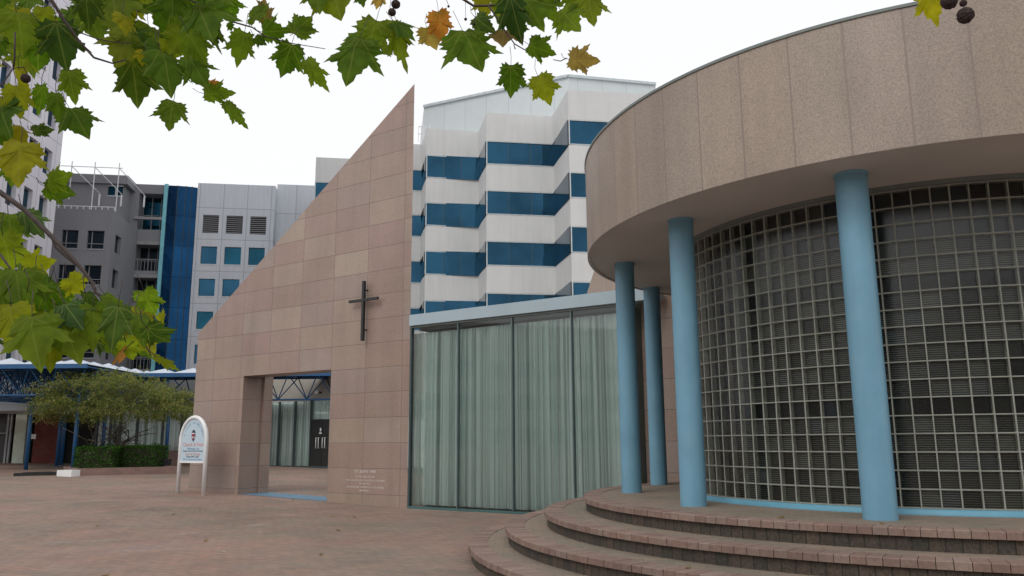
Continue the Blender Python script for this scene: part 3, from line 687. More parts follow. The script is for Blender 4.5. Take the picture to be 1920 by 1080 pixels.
for k in range(nfl-1):
    z0, z1 = ZW0-FLH*k, ZW1-FLH*k
    for i in range(len(outs)):
        O = outs[i]; I = ins[i]
        nxt = outs[i+1] if i+1 < len(outs) else I+Fn*3
        # glass runs on past the inner corner, then returns to the next outer corner along a line square to the bay
        tt = (nxt-O).dot(Fn); G = O+Fn*(tt-.12)
        ins_ = Bn*.06
        mb = MB(); L3 = (G-O)/3; walk(mb, [O+ins_, O+L3+ins_], z0, z1); walk(mb, [O+L3+ins_, O+L3*2+ins_], z0, z1); walk(mb, [O+L3*2+ins_, G+ins_], z0, z1); walk(mb, [G+ins_, nxt+ins_*.3-Fn*.08], z0, z1); wg = mb.build('window', M['blue_glass'], zb)
        mb = MB()
        for zz in (z0+.05, z1-.05):
            for a, b_ in ((O+Bn*.02, I+Bn*.02),): mb.bar(a+Vector((0, 0, zz)), b_+Vector((0, 0, zz)), .07)
        L = (G-O).length
        mb.bar(O+Fn*.03+Vector((0, 0, z0)), O+Fn*.03+Vector((0, 0, z1)), .09)
        mb.build('frame', M['window_line'], wg)
        for q in [L*x for x in (.33, .66)]:
            mb = MB(); mb.bar(O+Fn*q+Bn*.055+Vector((0, 0, z0)), O+Fn*q+Bn*.055+Vector((0, 0, z1)), .03); mb.build('mullion', M['dark_frame'], wg)
def corner(x, y, z): p = at_z(x, y, z); return Vector((p.x, p.y, 0))
pz = dep(1065, 143, 61).z; PA, PB, PC = corner(795, 200, pz), corner(1065, 143, pz), corner(1229, 158, pz)
mb = MB(); pts = [PA, PB, PC, PC+Bn*12, PA+Bn*8]; walk(mb, pts+[PA], 20, pz); mb.face([p+Vector((0, 0, pz)) for p in pts]); mb.build('roof_storey', M['pent'], zb)
mb = MB()
for a, b_ in ((PA, PB), (PB, PC)):
    d = (b_-a).normalized(); nrm = Vector((d.y, -d.x, 0))
    mb.bar(a+nrm*.05+Vector((0, 0, pz+.0)), b_+nrm*.05+Vector((0, 0, pz+.0)), .22)
mb.build('roof_trim', M['window_line'], zb)
mb = MB(); q = dep(784, 276, 64)
rl = [Vector((q.x+i*.25, q.y-i*.16, 25.85)) for i in range(5)]
for p in rl: mb.bar(p, p+Vector((0, 0, 1.3)), .05)
for h in (.65, 1.3): mb.bar(rl[0]+Vector((0, 0, h)), rl[-1]+Vector((0, 0, h)), .05)
mb.build('roof_railing', M['white_paint'], zb)

# ================================================================ WHITE FACADE WITH SQUARE WINDOWS
EX = (Fn.x, Fn.y)
B0 = dep(372, 343, 75); BF = Fr(B0, EX)
hb = thing('office_building', 'white panelled building with square blue windows and three louvred vents behind the granite wall', 'office building', BF(5, 0, 0))
hx = lambda x, y: BF.hit(x, y)[0]
hz = lambda x, y: BF.hit(x, y)[1]
colsx = [(hx(380, 420), hx(410, 420)), (hx(424, 420), hx(455, 420)), (hx(469, 420), hx(499, 420))]
rowz = [(hz(395, 437), hz(395, 403)), (hz(391, 495), hz(391, 462)), (hz(386, 555), hz(386, 522.5)), (hz(381, 617), hz(381, 584)), (hz(376, 682), hz(376, 646))]
fl = (rowz[1][0]-rowz[3][0])/2
zj = hz(372, 389.5); sJ = hx(417, 420); pw_ = hx(462, 420)-sJ
M['white_grid'] = panels('white_square_panels', [(.60, .64, .69), (.63, .665, .71), (.585, .625, .68)], pw_, fl, .035, (.33, .36, .40), .6, sJ, hz(372, 448), blotch=.04, bscale=.3, streak=.08)
while rowz[-1][0] > 1: rowz.append((rowz[-1][0]-fl, rowz[-1][1]-fl))
sR = hx(514, 400); ztop = hz(372, 343)
hl = [(a, b_, c, d) for c, d in rowz for a, b_ in colsx]
mb = MB(); holes(mb, BF, 0, sR, -1, ztop, hl, .22)
mb.box(BF, 0, sR, .45, 12, -1, ztop-.05); mb.box(BF, -.02, .0, .0, 12, -1, ztop); mb.box(BF, sR, sR+.02, 0, 12, -1, ztop); mb.box(BF, 0, sR, 0.001, .6, ztop-.04, ztop+.002)
mb.build('wall', M['white_grid'], hb)
for r, (c, d) in enumerate(rowz[:8]):
    for a, b_ in colsx:
        mb = MB(); mb.rect(BF, a, b_, c, d, .2)
        if r == 0:
            w1 = mb.build('vent', M['interior'], hb); mb = MB(); k = 9
            for i in range(k):
                z = c+(d-c)*(i+.5)/k; mb.face([BF(a, .04, z-.03), BF(b_, .04, z-.03), BF(b_, .14, z+.07), BF(a, .14, z+.07)])
            mb.build('louvre', M['grey_light'], w1)
        else:
            w1 = mb.build('window', M['blue_glass'] if (r+int(a)) % 3 else M['teal_glass'], hb)
            mb = MB(); mb.box(BF, a-.06, b_+.06, -.03, .12, c-.10, c-.001); mb.build('frame', M['white_smooth'], w1)
mb = MB(); mb.box(BF, sR+.02, sR+14, 1.2, 10, -1, BF.hit(550, 346.5, 1.2)[1]); mb.build('side_wing', M['white_grid'], hb)

# blue glass stair tower
tw = thing('glass_tower', 'narrow deep blue glass tower between the grey flats and the white building', 'tower', BF(-1.5, 0, 0))
tl = BF.hit(316, 347, -.3)[0]; tr_ = BF.hit(369.5, 347, -.3)[0]; tzp = BF.hit(340, 348, -.3)[1]
seg = [tl+(tr_-tl)*x for x in (0, .34, .62, .82, 1)]
for i in range(4):
    mb = MB(); n0 = [-.3, -.3, -.22, -.1][i]; n1 = [-.3, -.22, -.1, .1][i]
    nz = 9
    for j in range(nz):
        z0, z1 = -1+(tzp+1)*j/nz, -1+(tzp+1)*(j+1)/nz-.03
        mb.face([BF(seg[i]+.02, n0, z0), BF(seg[i+1]-.02, n1, z0), BF(seg[i+1]-.02, n1, z1), BF(seg[i]+.02, n0, z1)])
    mb.build('glass_panel', M['tower_glass'], tw)
mb = MB(); mb.box(BF, tl, tr_-.05, .12, 6, -1, tzp-.1); mb.build('core', M['tower_glass'], tw)
mb = MB(); mb.box(BF, tl-.35, tl-.01, -.35, 6, -1, tzp+.1); mb.build('edge_strip', M['cyan_edge'], tw)
mb = MB()
for i in (1, 2, 3): mb = MB(); mb.bar(BF(seg[i], [-.3, -.22, -.1][i-1]-.01, -1), BF(seg[i], [-.3, -.22, -.1][i-1]-.01, tzp), .06); mb.build('mullion', M['dark_frame'], tw)

# ================================================================ GREY FLATS
GB = Fr(dep(245, 345, 74), EX)
gb = thing('apartment_building', 'grey rendered apartment block with balconies and a white roof frame', 'apartment building', GB(0, 0, 0))
G = lambda x, y, n=0: GB.hit(x, y, n)
# recessed balcony bay
sA, sB = G(236, 400)[0], G(316, 360)[0]; zT = G(280, 346)[1]
ops = []
for (x0, x1, yt, yb) in ((258, 308, 362, 430), (250, 303, 458, 507), (246, 299, 520, 567), (243, 297, 585, 632), (240, 294, 648, 692)):
    ops.append((G(x0, (yt+yb)/2)[0], G(x1, (yt+yb)/2)[0], G(x0, yb)[1], G(x0, yt)[1]))
s_0 = sum(o[0] for o in ops)/len(ops); s_1 = sum(o[1] for o in ops)/len(ops); ops = [(s_0, s_1, c, d) for _, _, c, d in ops]
mb = MB(); holes(mb, GB, sA, sB, -1, zT, ops, 1.6); mb.box(GB, sA, sB, 1.7, 12, -1, zT); mb.box(GB, sA, sB, 0.001, 1.7, zT-.03, zT+.01); mb.build('wall', M['grey_render'], gb)
for i, (a, b_, c, d) in enumerate(ops):
    mb = MB(); mb.rect(GB, a, b_, c, d, 1.58); wq = mb.build('window', M['teal_glass'] if i == 0 else M['dark_glass'], gb)
    mb = MB()
    for q in (0, .33, .66, 1): mb.bar(GB(a+(b_-a)*q, 1.53, c), GB(a+(b_-a)*q, 1.53, d), .08)
    mb.bar(GB(a, 1.53, c+(d-c)*.5), GB(b_, 1.53, c+(d-c)*.5), .07); mb.build('frame', M['grey_light'], wq)
    mb = MB()
    if i == 0:
        mb.box(GB, a-.25, b_-.15, -.25, -.003, c+.95, c+1.2); zr = c+.9
    else:
        mb.box(GB, a-.1, b_+.05, -.06, .25, d-.001, d+.28); mb.bar(GB(a, .05, c+1.1), GB(b_, .05, c+1.1), .06)
        for k in range(9): mb.bar(GB(a+(b_-a)*k/8, .05, c), GB(a+(b_-a)*k/8, .05, c+1.1), .035)
    mb.build('balcony_rail', M['grey_light'], gb)
# lower front block
nL = -7.0
sa, sb = G(60, 394, nL)[0], G(213, 394, nL)[0]; zt = G(213, 394, nL)[1]
wins = []
zr = [(G(165, 466, nL)[1], G(165, 432, nL)[1]), (G(160, 533, nL)[1], G(160, 497, nL)[1])]
while zr[-1][0] > 3: zr.append((2*zr[-1][0]-zr[-2][0], 2*zr[-1][1]-zr[-2][1]))
cx_ = [(G(115, 448, nL)[0], G(146, 448, nL)[0]), (G(163, 448, nL)[0], G(195, 448, nL)[0])]
cx_.insert(0, (cx_[0][0]*2-cx_[1][0], cx_[0][1]*2-cx_[1][1]))
hl = [(a, b_, c, d) for a, b_ in cx_ for c, d in zr]
mb = MB(); holes(mb, GB, sa, sb, -1, zt, hl, .3, n=nL)
SG = Fr(GB(sb, nL, 0), (GB.en.x, GB.en.y))     # right side face, running back
sw = [(SG.hit(216, 455)[0], SG.hit(227, 455)[0])]
hl2 = [(sw[0][0], sw[0][1], c, d) for c, d in zr]
holes(mb, SG, 0, 7.0, -1, zt, hl2, .3, n=0)
mb.face([GB(sa, nL, zt), GB(sb, nL, zt), GB(sb, 0, zt), GB(sa, 0, zt)])
mb.box(GB, sa, sb-.5, nL+.5, -.1, -1, zt-.1)
mb.build('front_block', M['grey_render'], gb)
for a, b_, c, d in hl:
    mb = MB(); mb.rect(GB, a, b_, c, d, nL+.28); wq = mb.build('window', M['dark_glass'], gb)
    mb = MB(); mb.box(GB, a-.08, b_+.08, nL-.05, nL+.1, c-.13, c-.001); mb.box(GB, a+(b_-a)*.22, a+(b_-a)*.22+.06, nL+.2, nL+.27, c, d); mb.bar(GB(a, nL+.1, c+.45), GB(b_, nL+.1, c+.45), .05); mb.build('frame', M['grey_light'], wq)
for a, b_, c, d in hl2[:4]:
    mb = MB(); mb.rect(SG, a, b_, c, d, .28); mb.build('window', M['dark_glass'], gb)
# terrace rail on the lower block
mb = MB()
for i in range(14): s = sa+(sb-sa)*i/13; mb.bar(GB(s, nL+.15, zt), GB(s, nL+.15, zt+.28), .05)
mb.bar(GB(sa, nL+.15, zt+.3), GB(sb, nL+.15, zt+.3), .06); mb.build('terrace_rail', M['white_paint'], gb)
# upper block
nU = -2.5
ua, ub = G(60, 330, nU)[0], G(240, 330, nU)[0]; uz = G(240, 329, nU)[1]; uz2 = G(240, 345, nU)[1]
wa, wb_, wc, wd = G(200, 356, nU)[0], G(229, 356, nU)[0], G(215, 366, nU)[1], G(215, 347, nU)[1]
mb = MB(); holes(mb, GB, ua, ub-.4, zt, uz2, [(wa, wb_, wc, wd)], .2, n=nU+.3); mb.box(GB, ua, ub, nU, 1, uz2, uz); mb.box(GB, ub-.42, ub-.4, nU+.3, 1, -1, uz2); mb.box(GB, ua, ub-.5, nU+.6, 2, zt-5, uz2-.01)
mb.build('upper_block', M['grey_render'], gb)
mb = MB(); mb.rect(GB, wa, wb_, wc, wd, nU+.48); wq = mb.build('window', M['teal_glass'], gb)
mb = MB(); mb.bar(GB((wa+wb_)/2, nU+.44, wc), GB((wa+wb_)/2, nU+.44, wd), .09); mb.bar(GB(wa, nU+.3, wc), GB(wb_, nU+.3, wc), .1); mb.bar(GB(wa, nU+.3, wd), GB(wb_, nU+.3, wd), .08); mb.build('frame', M['window_line'], wq)
# white roof frame
mb = MB(); nP = nL+.6
zf = G(218, 315, nP)[1]
for x in (127, 171, 217):
    s = G(x, 392, nP)[0]; mb.bar(GB(s, nP, zt if x > 140 else zt+1), GB(s, nP, zf+.45), .06)
    mb.bar(GB(s, nP, zf), GB(s+1.15, nU-.15, zf-1.25), .05); mb.bar(GB(s+1.15, nU-.1, zf-1.3), GB(s+1.15, nU-.1, zf-2.4), .11)
s0 = G(105, 392, nP)[0]; s1 = G(217, 392, nP)[0]; mb.bar(GB(s0, nP, zf), GB(s1+.3, nP, zf), .05)
mb.build('roof_frame', M['white_paint'], gb)

# ================================================================ WHITE TOWER AT THE LEFT EDGE
vx = (843-960)/F_PX
T0 = dep(110, 333, 61); TF = Fr(T0, (vx, 1))        # s runs away from the camera; the face is at s<0
tb = thing('office_tower', 'tall white tower with narrow blue windows rising past the top left corner', 'tower', (T0.x, T0.y, 0))
H_ = lambda x, y: TF.hit(x, y)
c1 = sorted([H_(72, 392)[0], H_(88, 392)[0]]); c2 = sorted([H_(44, 366)[0], H_(61, 366)[0]]); zr1 = (H_(80, 419)[1], H_(80, 368)[1]); zup = (H_(91, 330)[1], H_(91, 279)[1])
fl = zup[0]-zr1[0]; pitch = c1[0]-c2[0]
cs_ = [(c1[0]-pitch*k, c1[1]-pitch*k) for k in range(12)]
zs_ = [(zr1[0]+fl*k, zr1[1]+fl*k) for k in range(-6, 14)]
zs_ = [z for z in zs_ if z[0] > 1]
hl = [(a, b_, c, d) for a, b_ in cs_ for c, d in zs_]
mb = MB(); holes(mb, TF, cs_[-1][0]-2, 0, -1, zs_[-1][1]+3, hl, .35)
mb.box(TF, cs_[-1][0]-2, 0, .6, 18, -1, zs_[-1][1]+3); mb.box(TF, -.02, .0, .0, 18, -1, zs_[-1][1]+3)
M['tower_white'] = panels('tower_panels', [(.66, .63, .69), (.70, .68, .73)], pitch, fl, .05, (.42, .42, .48), .6, cs_[0][0]-pitch/2+(c1[1]-c1[0])/2, zr1[0]-.8, blotch=.04, bscale=.3)
mb.build('wall', M['tower_white'], tb)
cnt = 0
for a, b_ in cs_[:8]:
    for c, d in zs_:
        if c > 34 or cnt > 96: continue
        cnt += 1
        mb = MB(); mb.rect(TF, a, b_, c, d, .33); mb.build('window', M['blue_glass'] if c > 20 else M['teal_glass'], tb)

# ================================================================ PARISH HALL BEHIND
# right part, seen through the doorway
dp = gnd(583, 877); HF = Fr(dp, D); hg = gz(dp)
hd = thing('hall_building', 'beige hall with curtained glass and a black double door seen through the granite doorway', 'building', dp)
ds0, ds1 = HF.hit(583, 850)[0], HF.hit(583, 850)[0]+1.35; dz = HF.hit(600, 791)[1]
gtop = HF.hit(560, 752)[1]
sa = HF.hit(440, 800)[0]
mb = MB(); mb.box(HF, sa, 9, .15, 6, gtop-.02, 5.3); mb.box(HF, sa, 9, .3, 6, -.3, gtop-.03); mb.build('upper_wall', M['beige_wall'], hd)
mb = MB()
for s in [HF.hit(x, 800)[0] for x in (502, 523, 553, 583)]: mb.box(HF, s-.035, s+.035, -.05, .05, hg-.1, gtop)
mb.box(HF, sa, 9, -.05, .05, hg-.2, hg+.07); mb.build('mullion', M['dark_frame'], hd)
rnd = random.Random(9); mb = MB(); s = sa; prev = None
while s < 9:
    n_ = .15+.03*math.sin(s*40+rnd.uniform(-1, 1)); 
    if prev and not (ds0 < s < ds1 and False): mb.face([HF(prev[0], prev[1], hg-.1), HF(s, n_, hg-.1), HF(s, n_, gtop), HF(prev[0], prev[1], gtop)], smooth=True)
    prev = (s, n_); s += .05
mb.build('glazed_curtain', M['curtain'], hd, weld=True)
mb = MB(); mb.rect(HF, sa, ds0, hg, gtop, .06); mb.rect(HF, ds0, 9, dz+.12, gtop, .06); mb.build('glass_pane', M['pane'], hd)
mb = MB(); mb.box(HF, ds0-.03, ds1+.03, -.04, .1, dz, dz+.11); dr = mb.build('door', M['black'], hd)
mb = MB(); mid = (ds0+ds1)/2
mb.box(HF, ds0, mid-.01, -.03, .09, hg-.02, dz-.003); mb.box(HF, mid+.01, ds1, -.03, .09, hg-.02, dz-.003); dr2 = mb.build('door', M['black'], hd)
for sgn in (-1, 1):
    mb = MB(); s = mid+sgn*.12; z0, z1 = hg+.82, hg+1.25
    mb.tube([HF(s, -.04, z0), HF(s-.001, -.12, z0), HF(s, -.12, z1), HF(s+.001, -.04, z1)], .016, 6)
    mb.tube([HF(s+sgn*.15, -.04, z0), HF(s+sgn*.15, -.12, z0), HF(s+sgn*.15, -.12, z1), HF(s+sgn*.15, -.04, z1)], .016, 6); mb.build('handle', M['white_paint'], dr2)
mb = MB(); mb.box(HF, mid-.14, mid-.06, -.035, -.031, hg+1.52, hg+1.66); mb.box(HF, mid-.18, mid-.02, -.035, -.031, hg+1.42, hg+1.47); mb.build('door_notice', M['white_paint'], dr2)
lp = thing('wall_lamp', 'small round wall lamp on the beige wall above the black door', 'lamp', HF(*(HF.hit(598, 736)[0], .1, HF.hit(598, 736)[1])))
s, z = HF.hit(598, 736); mb = MB()
mb.tube([HF(s, .14, z), HF(s, .05, z), HF(s-.02, -.03, z+.02)], .03, 8); mb.build('bracket', M['black'], lp)
bm = bmesh.new(); bmesh.ops.create_uvsphere(bm, u_segments=14, v_segments=10, radius=.10); me = bpy.data.meshes.new('globe'); bm.to_mesh(me); bm.free(); me.materials.append(M['white_paint'])
me.transform(Matrix.Translation(HF(s-.05, -.1, z+.03))); o = bpy.data.objects.new('globe', me); COL.objects.link(o); o.parent = lp; o.matrix_parent_inverse = lp.matrix_world.inverted()

# left part
YL = 36.8; LF = Fr(dep(190, 860, YL), (1, .0)); lg = .50
hl_ = thing('hall_building', 'low hall with red brick wall and pale curtained glass behind the small maple tree', 'building', LF(0, 0, lg))
lx = lambda x: LF.hit(x, 830)[0]
lz_ = lambda y: LF.hit(200, y)[1]
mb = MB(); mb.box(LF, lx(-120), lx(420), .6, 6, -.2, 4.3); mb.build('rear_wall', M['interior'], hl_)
mb = MB(); mb.box(LF, lx(-120), lx(420), -.1, 5.5, lz_(772), 4.35); mb.build('upper_wall', M['dark_wall'], hl_)
mb = MB(); mb.box(LF, lx(62), lx(112), 0, .3, -.1, lz_(773)); q = mb.build('brick_wall', M['red_brick'], hl_)
mb = MB(); mb.box(LF, lx(56), lx(67), -.06, -.01, lz_(822), lz_(813)); mb.build('notice', M['white_paint'], hl_)
mb = MB(); mb.box(LF, lx(25), lx(46), 0, .3, 0, lz_(773)); mb.build('door_panel', M['cream'], hl_)
mb = MB(); mb.box(LF, lx(-60), lx(8), .2, .3, 0, lz_(773)); mb.build('dark_door', M['black'], hl_)
mb = MB()
for x in (-30, 8, 14): mb.box(LF, lx(x), lx(x)+.08, .05, .15, 0, lz_(773))
mb.box(LF, lx(-60), lx(8), .05, .15, lz_(812), lz_(810)); mb.build('door_frame', M['grey_light'], hl_)
mb = MB(); mb.box(LF, lx(222), lx(420), 0, .3, -.1, lz_(846)); mb.build('plinth', M['pink_brick'], hl_)
mb = MB(); prev = None; s = lx(178)
while s < lx(420):
    n_ = .25+.03*math.sin(s*38)
    if prev: mb.face([LF(prev[0], prev[1], lz_(870)), LF(s, n_, lz_(870)), LF(s, n_, lz_(773)), LF(prev[0], prev[1], lz_(773))], smooth=True)
    prev = (s, n_); s += .05
mb.build('glazed_curtain', M['curtain'], hl_, weld=True)
mb = MB(); mb.rect(LF, lx(178), lx(420), lz_(872), lz_(773), .08); mb.build('glass_pane', M['pane'], hl_)
mb = MB()
for x in (178, 204, 222, 254, 302, 337, 345): mb.box(LF, lx(x)-.04, lx(x)+.04, .0, .1, lz_(872) if x < 223 else lz_(846)+.01, lz_(773))
mb.build('mullion', M['dark_frame'], hl_)
mb = MB(); mb.box(LF, lx(112), lx(178), .5, .58, 0, lz_(773)); mb.build('dark_opening', M['interior'], hl_)

# ================================================================ BLUE SPACE-FRAME CANOPIES
def space_frame(name, label, x0, x1, y0, y1, z0, z1, mod, posts, zig=True, ang=0):
    t = thing(name, label, 'canopy', ((x0+x1)/2, (y0+y1)/2, gz((x0, y0))))
    nx = max(1, round((x1-x0)/mod)); ny = max(1, round((y1-y0)/mod)); dx, dy = (x1-x0)/nx, (y1-y0)/ny
    mb = MB(); P = lambda i, j, z: Vector((x0+i*dx, y0+j*dy, z)); r = .032
    def bar(a, b_, r_=r): mb.tube([a, b_], r_, 5, cap=False)
    for j in range(ny+1): bar(P(0, j, z1), P(nx, j, z1), r*1.5 if j in (0, ny) else r)
    for i in range(nx+1): bar(P(i, 0, z1), P(i, ny, z1))
    for j in range(ny): bar(P(.5, j+.5, z0), P(nx-.5, j+.5, z0), r*1.3)
    for i in range(nx): bar(P(i+.5, .5, z0), P(i+.5, ny-.5, z0)) if ny > 1 else None
    for i in range(nx):
        for j in range(ny):
            for a, b_ in ((0, 0), (1, 0), (0, 1), (1, 1)): bar(P(i+.5, j+.5, z0), P(i+a, j+b_, z1), r*.75)
    mb.build('truss', M['truss_blue'], t)
    mb = MB(); mb.face([(x0, y0, z1+.05), (x0, y1, z1+.05), (x1, y1, z1+.05), (x1, y0, z1+.05)]); mb.build('deck', M['truss_blue'], t)
    mb = MB()
    B4 = Fr((x0, y0), (1, 0))
    mb.box(B4, -.1, x1-x0+.1, -.12, -.04, z1-.06, z1+.1); mb.build('edge_beam', M['truss_blue'], t); mb = MB(); mb.box(B4, -.1, x1-x0+.1, y1-y0+.04, y1-y0+.12, z1-.06, z1+.1); mb.build('edge_beam', M['truss_blue'], t)
    mb = MB(); hz_ = .28; m_ = 1.15; k = int((x1-x0)/m_)
    rr = random.Random(3)
    for i in range(k):       # folded skylight: pyramidal caps
        for j in range(max(1, round((y1-y0)/m_))):
            ny_ = max(1, round((y1-y0)/m_)); ex, ey = (x1-x0)/k, (y1-y0)/ny_
            c = Vector((x0+(i+.5)*ex, y0+(j+.5)*ey, z1+.1+hz_*rr.uniform(.85, 1.1)))
            q = [Vector((x0+i*ex, y0+j*ey, z1+.1)), Vector((x0+(i+1)*ex, y0+j*ey, z1+.1)), Vector((x0+(i+1)*ex, y0+(j+1)*ey, z1+.1)), Vector((x0+i*ex, y0+(j+1)*ey, z1+.1))]
            for a in range(4): mb.face([q[a], q[(a+1) % 4], c])
    mb.build('skylight', M['skylight'], t)
    for (px, py) in posts:
        mb = MB(); b_ = gz((px, py)); mb.tube([(px, py, b_-.05), (px, py, z0+.02)], .075, 12)
        mb.tube([(px, py, z0-.3), (px+.5, py, z0)], .03, 6); mb.tube([(px, py, z0-.3), (px-.5, py, z0)], .03, 6)
        mb.build('post', M['truss_blue'], t)
    return t
pA = gnd(48, 881); pB = gnd(136, 887)
xa = lambda x, Y: dep(x, 700, Y).x
p50 = (xa(50, 30.5), 30.5)
space_frame('canopy', 'deep blue space frame canopy with white peaked skylights at the far left', xa(-160, 29.3), xa(160, 29.3), 29.3, 36.2, 3.14, 4.12, 1.05,
            [(pA.x, pA.y), (pB.x, pB.y), (dep(113, 800, 34.5).x, 34.5), (dep(121, 800, 35.2).x, 35.2)])
space_frame('canopy', 'blue space frame walkway roof passing behind the granite wall and its doorway', xa(160, 29.3)+.12, xa(640, 31)-.3, 33.5, 35.1, 3.14, 4.12, 1.3,
            [(dep(315, 800, 34.9).x, 34.9), (dep(196, 800, 34.9).x, 34.9)])
# pale eave of the entrance under the left canopy
mb = MB(); B5 = Fr((xa(-140, 33), 33), (1, 0)); L5 = xa(58, 33)-xa(-140, 33)
mb.box(B5, 0, L5, 0, 3.5, 2.72, 2.94); o = mb.build('eave', M['skylight'], hl_); 

# ================================================================ PLANTER, HEDGES, MAPLE, KERB
q0 = gnd(132, 892); q1 = Vector((dep(332, 880, 29.7).x, 29.7, 0)); q1.z = gz(q1)
KF = Fr(q0, (q1-q0)); Lk = (q1-q0).length; kg = (gz(q0)+gz(q1))/2
pl_ = thing('planter', 'low pink brick planter edge in front of the hedge and maple', 'planter', KF(Lk/2, 0, kg))
mb = MB(); mb.box(KF, 0, Lk, 0, .25, kg-.2, kg+.24); mb.box(KF, 0, .25, .251, 3.5, kg-.2, kg+.24); mb.box(KF, Lk-.25, Lk, .251, 3.5, kg-.2, kg+.24); mb.build('brick_edge', M['pink_brick'], pl_)
mb = MB(); mb.box(KF, .251, Lk-.251, .251, 3.5, kg-.2, kg+.17); mb.build('soil', M['soil'], pl_)
def leaf_cloud(mb, cen, size, n, lsz, rnd, shape='box', flat=.5, m=0):
    for _ in range(n):
        if shape == 'box':
            x, y, z = rnd.uniform(-1, 1), rnd.uniform(-1, 1), rnd.uniform(-1, 1)
            ax = rnd.choice((0, 1, 2)); v_ = [x, y, z]; v_[ax] = (1 if v_[ax] > 0 else -1)*rnd.uniform(.86, 1.04)
            x, y, z = v_
        else:
            while True:
                x, y, z = rnd.uniform(-1, 1), rnd.uniform(-1, 1), rnd.uniform(-1, 1)
                if x*x+y*y+z*z <= 1: break
        c = Vector(cen)+Vector((x*size[0], y*size[1], z*size[2]))
        a = Vector((rnd.gauss(0, 1), rnd.gauss(0, 1), rnd.gauss(0, flat))).normalized(); b_ = a.cross(Vector((rnd.gauss(0, 1), rnd.gauss(0, 1), rnd.gauss(0, 1)))).normalized()
        s = lsz*rnd.uniform(.6, 1.3)
        mb.face([c-a*s*.5, c+b_*s*.28, c+a*s*.5, c-b_*s*.28], m=m)
rnd = random.Random(5)
for (xl, xr, yt, yb, lab, dn) in ((157, 228, 838, 879, 'clipped green hedge left of the maple trunk', .9), (229, 301, 836, 877, 'clipped green hedge right of the maple trunk', .9)):
    Y = 30.0 if xl < 200 else 30.6
    a, b_ = dep(xl, 860, Y), dep(xr, 860, Y); zt_ = dep(xl, yt, Y).z; zb_ = .5
    h = thing('hedge', lab, 'hedge', ((a.x+b_.x)/2, Y, zb_), 'hedges in the planter')
    c = ((a.x+b_.x)/2, Y, (zt_+zb_)/2); sz = ((b_.x-a.x)/2, .7, (zt_-zb_)/2)
    mb = MB(); leaf_cloud(mb, c, sz, 5200, .075, rnd); [leaf_cloud(mb, (c[0]+rnd.uniform(-1, 1)*sz[0]*.85, Y-.5+rnd.uniform(0, .8), c[2]+sz[2]*rnd.uniform(.3, .95)), (.22, .22, .16), 90, .075, rnd, 'ell') for _q in range(26)]; mb.build('foliage', M['hedge_leaf'], h)
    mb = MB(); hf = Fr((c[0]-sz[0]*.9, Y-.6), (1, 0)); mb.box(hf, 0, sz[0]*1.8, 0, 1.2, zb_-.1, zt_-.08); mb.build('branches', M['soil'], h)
# maple
tp = gnd(213, 880); YM = 30.4; tp = Vector((dep(213, 878, YM).x, YM, .5))
mt_ = thing('maple_tree', 'spreading Japanese maple with fine olive foliage in the planter', 'tree', tp)
mb = MB(); rnd = random.Random(21); tips = []
def branch(p, d, L, r, lev):
    pts = [p]; rs = [r]; k = 4
    for i in range(k):
        d = (d+Vector((rnd.gauss(0, .12), rnd.gauss(0, .12), rnd.gauss(0, .07)+(-.05 if lev > 1 else 0)))).normalized(); p = p+d*L/k; pts.append(p); rs.append(r*(1-.55*(i+1)/k))
    mb.tube(pts, rs, 6)
    if lev == 3: tips.append((p, d)); return
    for _ in range(3 if lev else 6):
        ang = rnd.uniform(0, PI2); sp = .75 if lev else .8
        nd = (d*.65+Vector((math.cos(ang), math.sin(ang)*.7, .12 if lev else .35))*sp).normalized()
        st = rnd.choice(pts[2:]) if lev else pts[-1]
        branch(st, nd, L*rnd.uniform(.68, .9), rs[-1]*1.05, lev+1)
        if lev > 0: tips.append((st, nd))
branch(tp, Vector((.05, 0, 1)), .75, .11, 0)
branch(tp+Vector((.05, 0, 0)), Vector((.65, -.1, .8)).normalized(), 1.1, .07, 1)
branch(tp+Vector((-.05, 0, 0)), Vector((-.6, -.1, .8)).normalized(), 1.1, .07, 1)
mb.build('trunk', M['bark'], mt_)
mb = MB()
mpx = lambda x, y, Y=YM: dep(x, y, Y)
pads = [(105, 757, 34, 8), (95, 770, 30, 6), (135, 742, 38, 9), (160, 722, 36, 10), (185, 707, 34, 8), (215, 715, 40, 10), (150, 760, 40, 9), (190, 745, 42, 12), (235, 735, 45, 13), (270, 722, 34, 9), (225, 765, 46, 12), (275, 750, 44, 12), (305, 765, 38, 9), (325, 745, 30, 7), (335, 780, 30, 6), (285, 780, 36, 6), (180, 778, 40, 7), (135, 782, 32, 6), (245, 782, 36, 6), (115, 735, 26, 6), (350, 762, 16, 4), (140, 705, 18, 4), (100, 745, 26, 5)]
cr_ = random.Random(77)
for _ in range(75):
    x = cr_.uniform(80, 352); t = (x-212)/150; top = 700+38*t*t+(12 if x > 280 else 0); bot = 786-14*t*t
    pads.append((x, cr_.uniform(top, bot), cr_.uniform(12, 26), cr_.uniform(4, 9)))
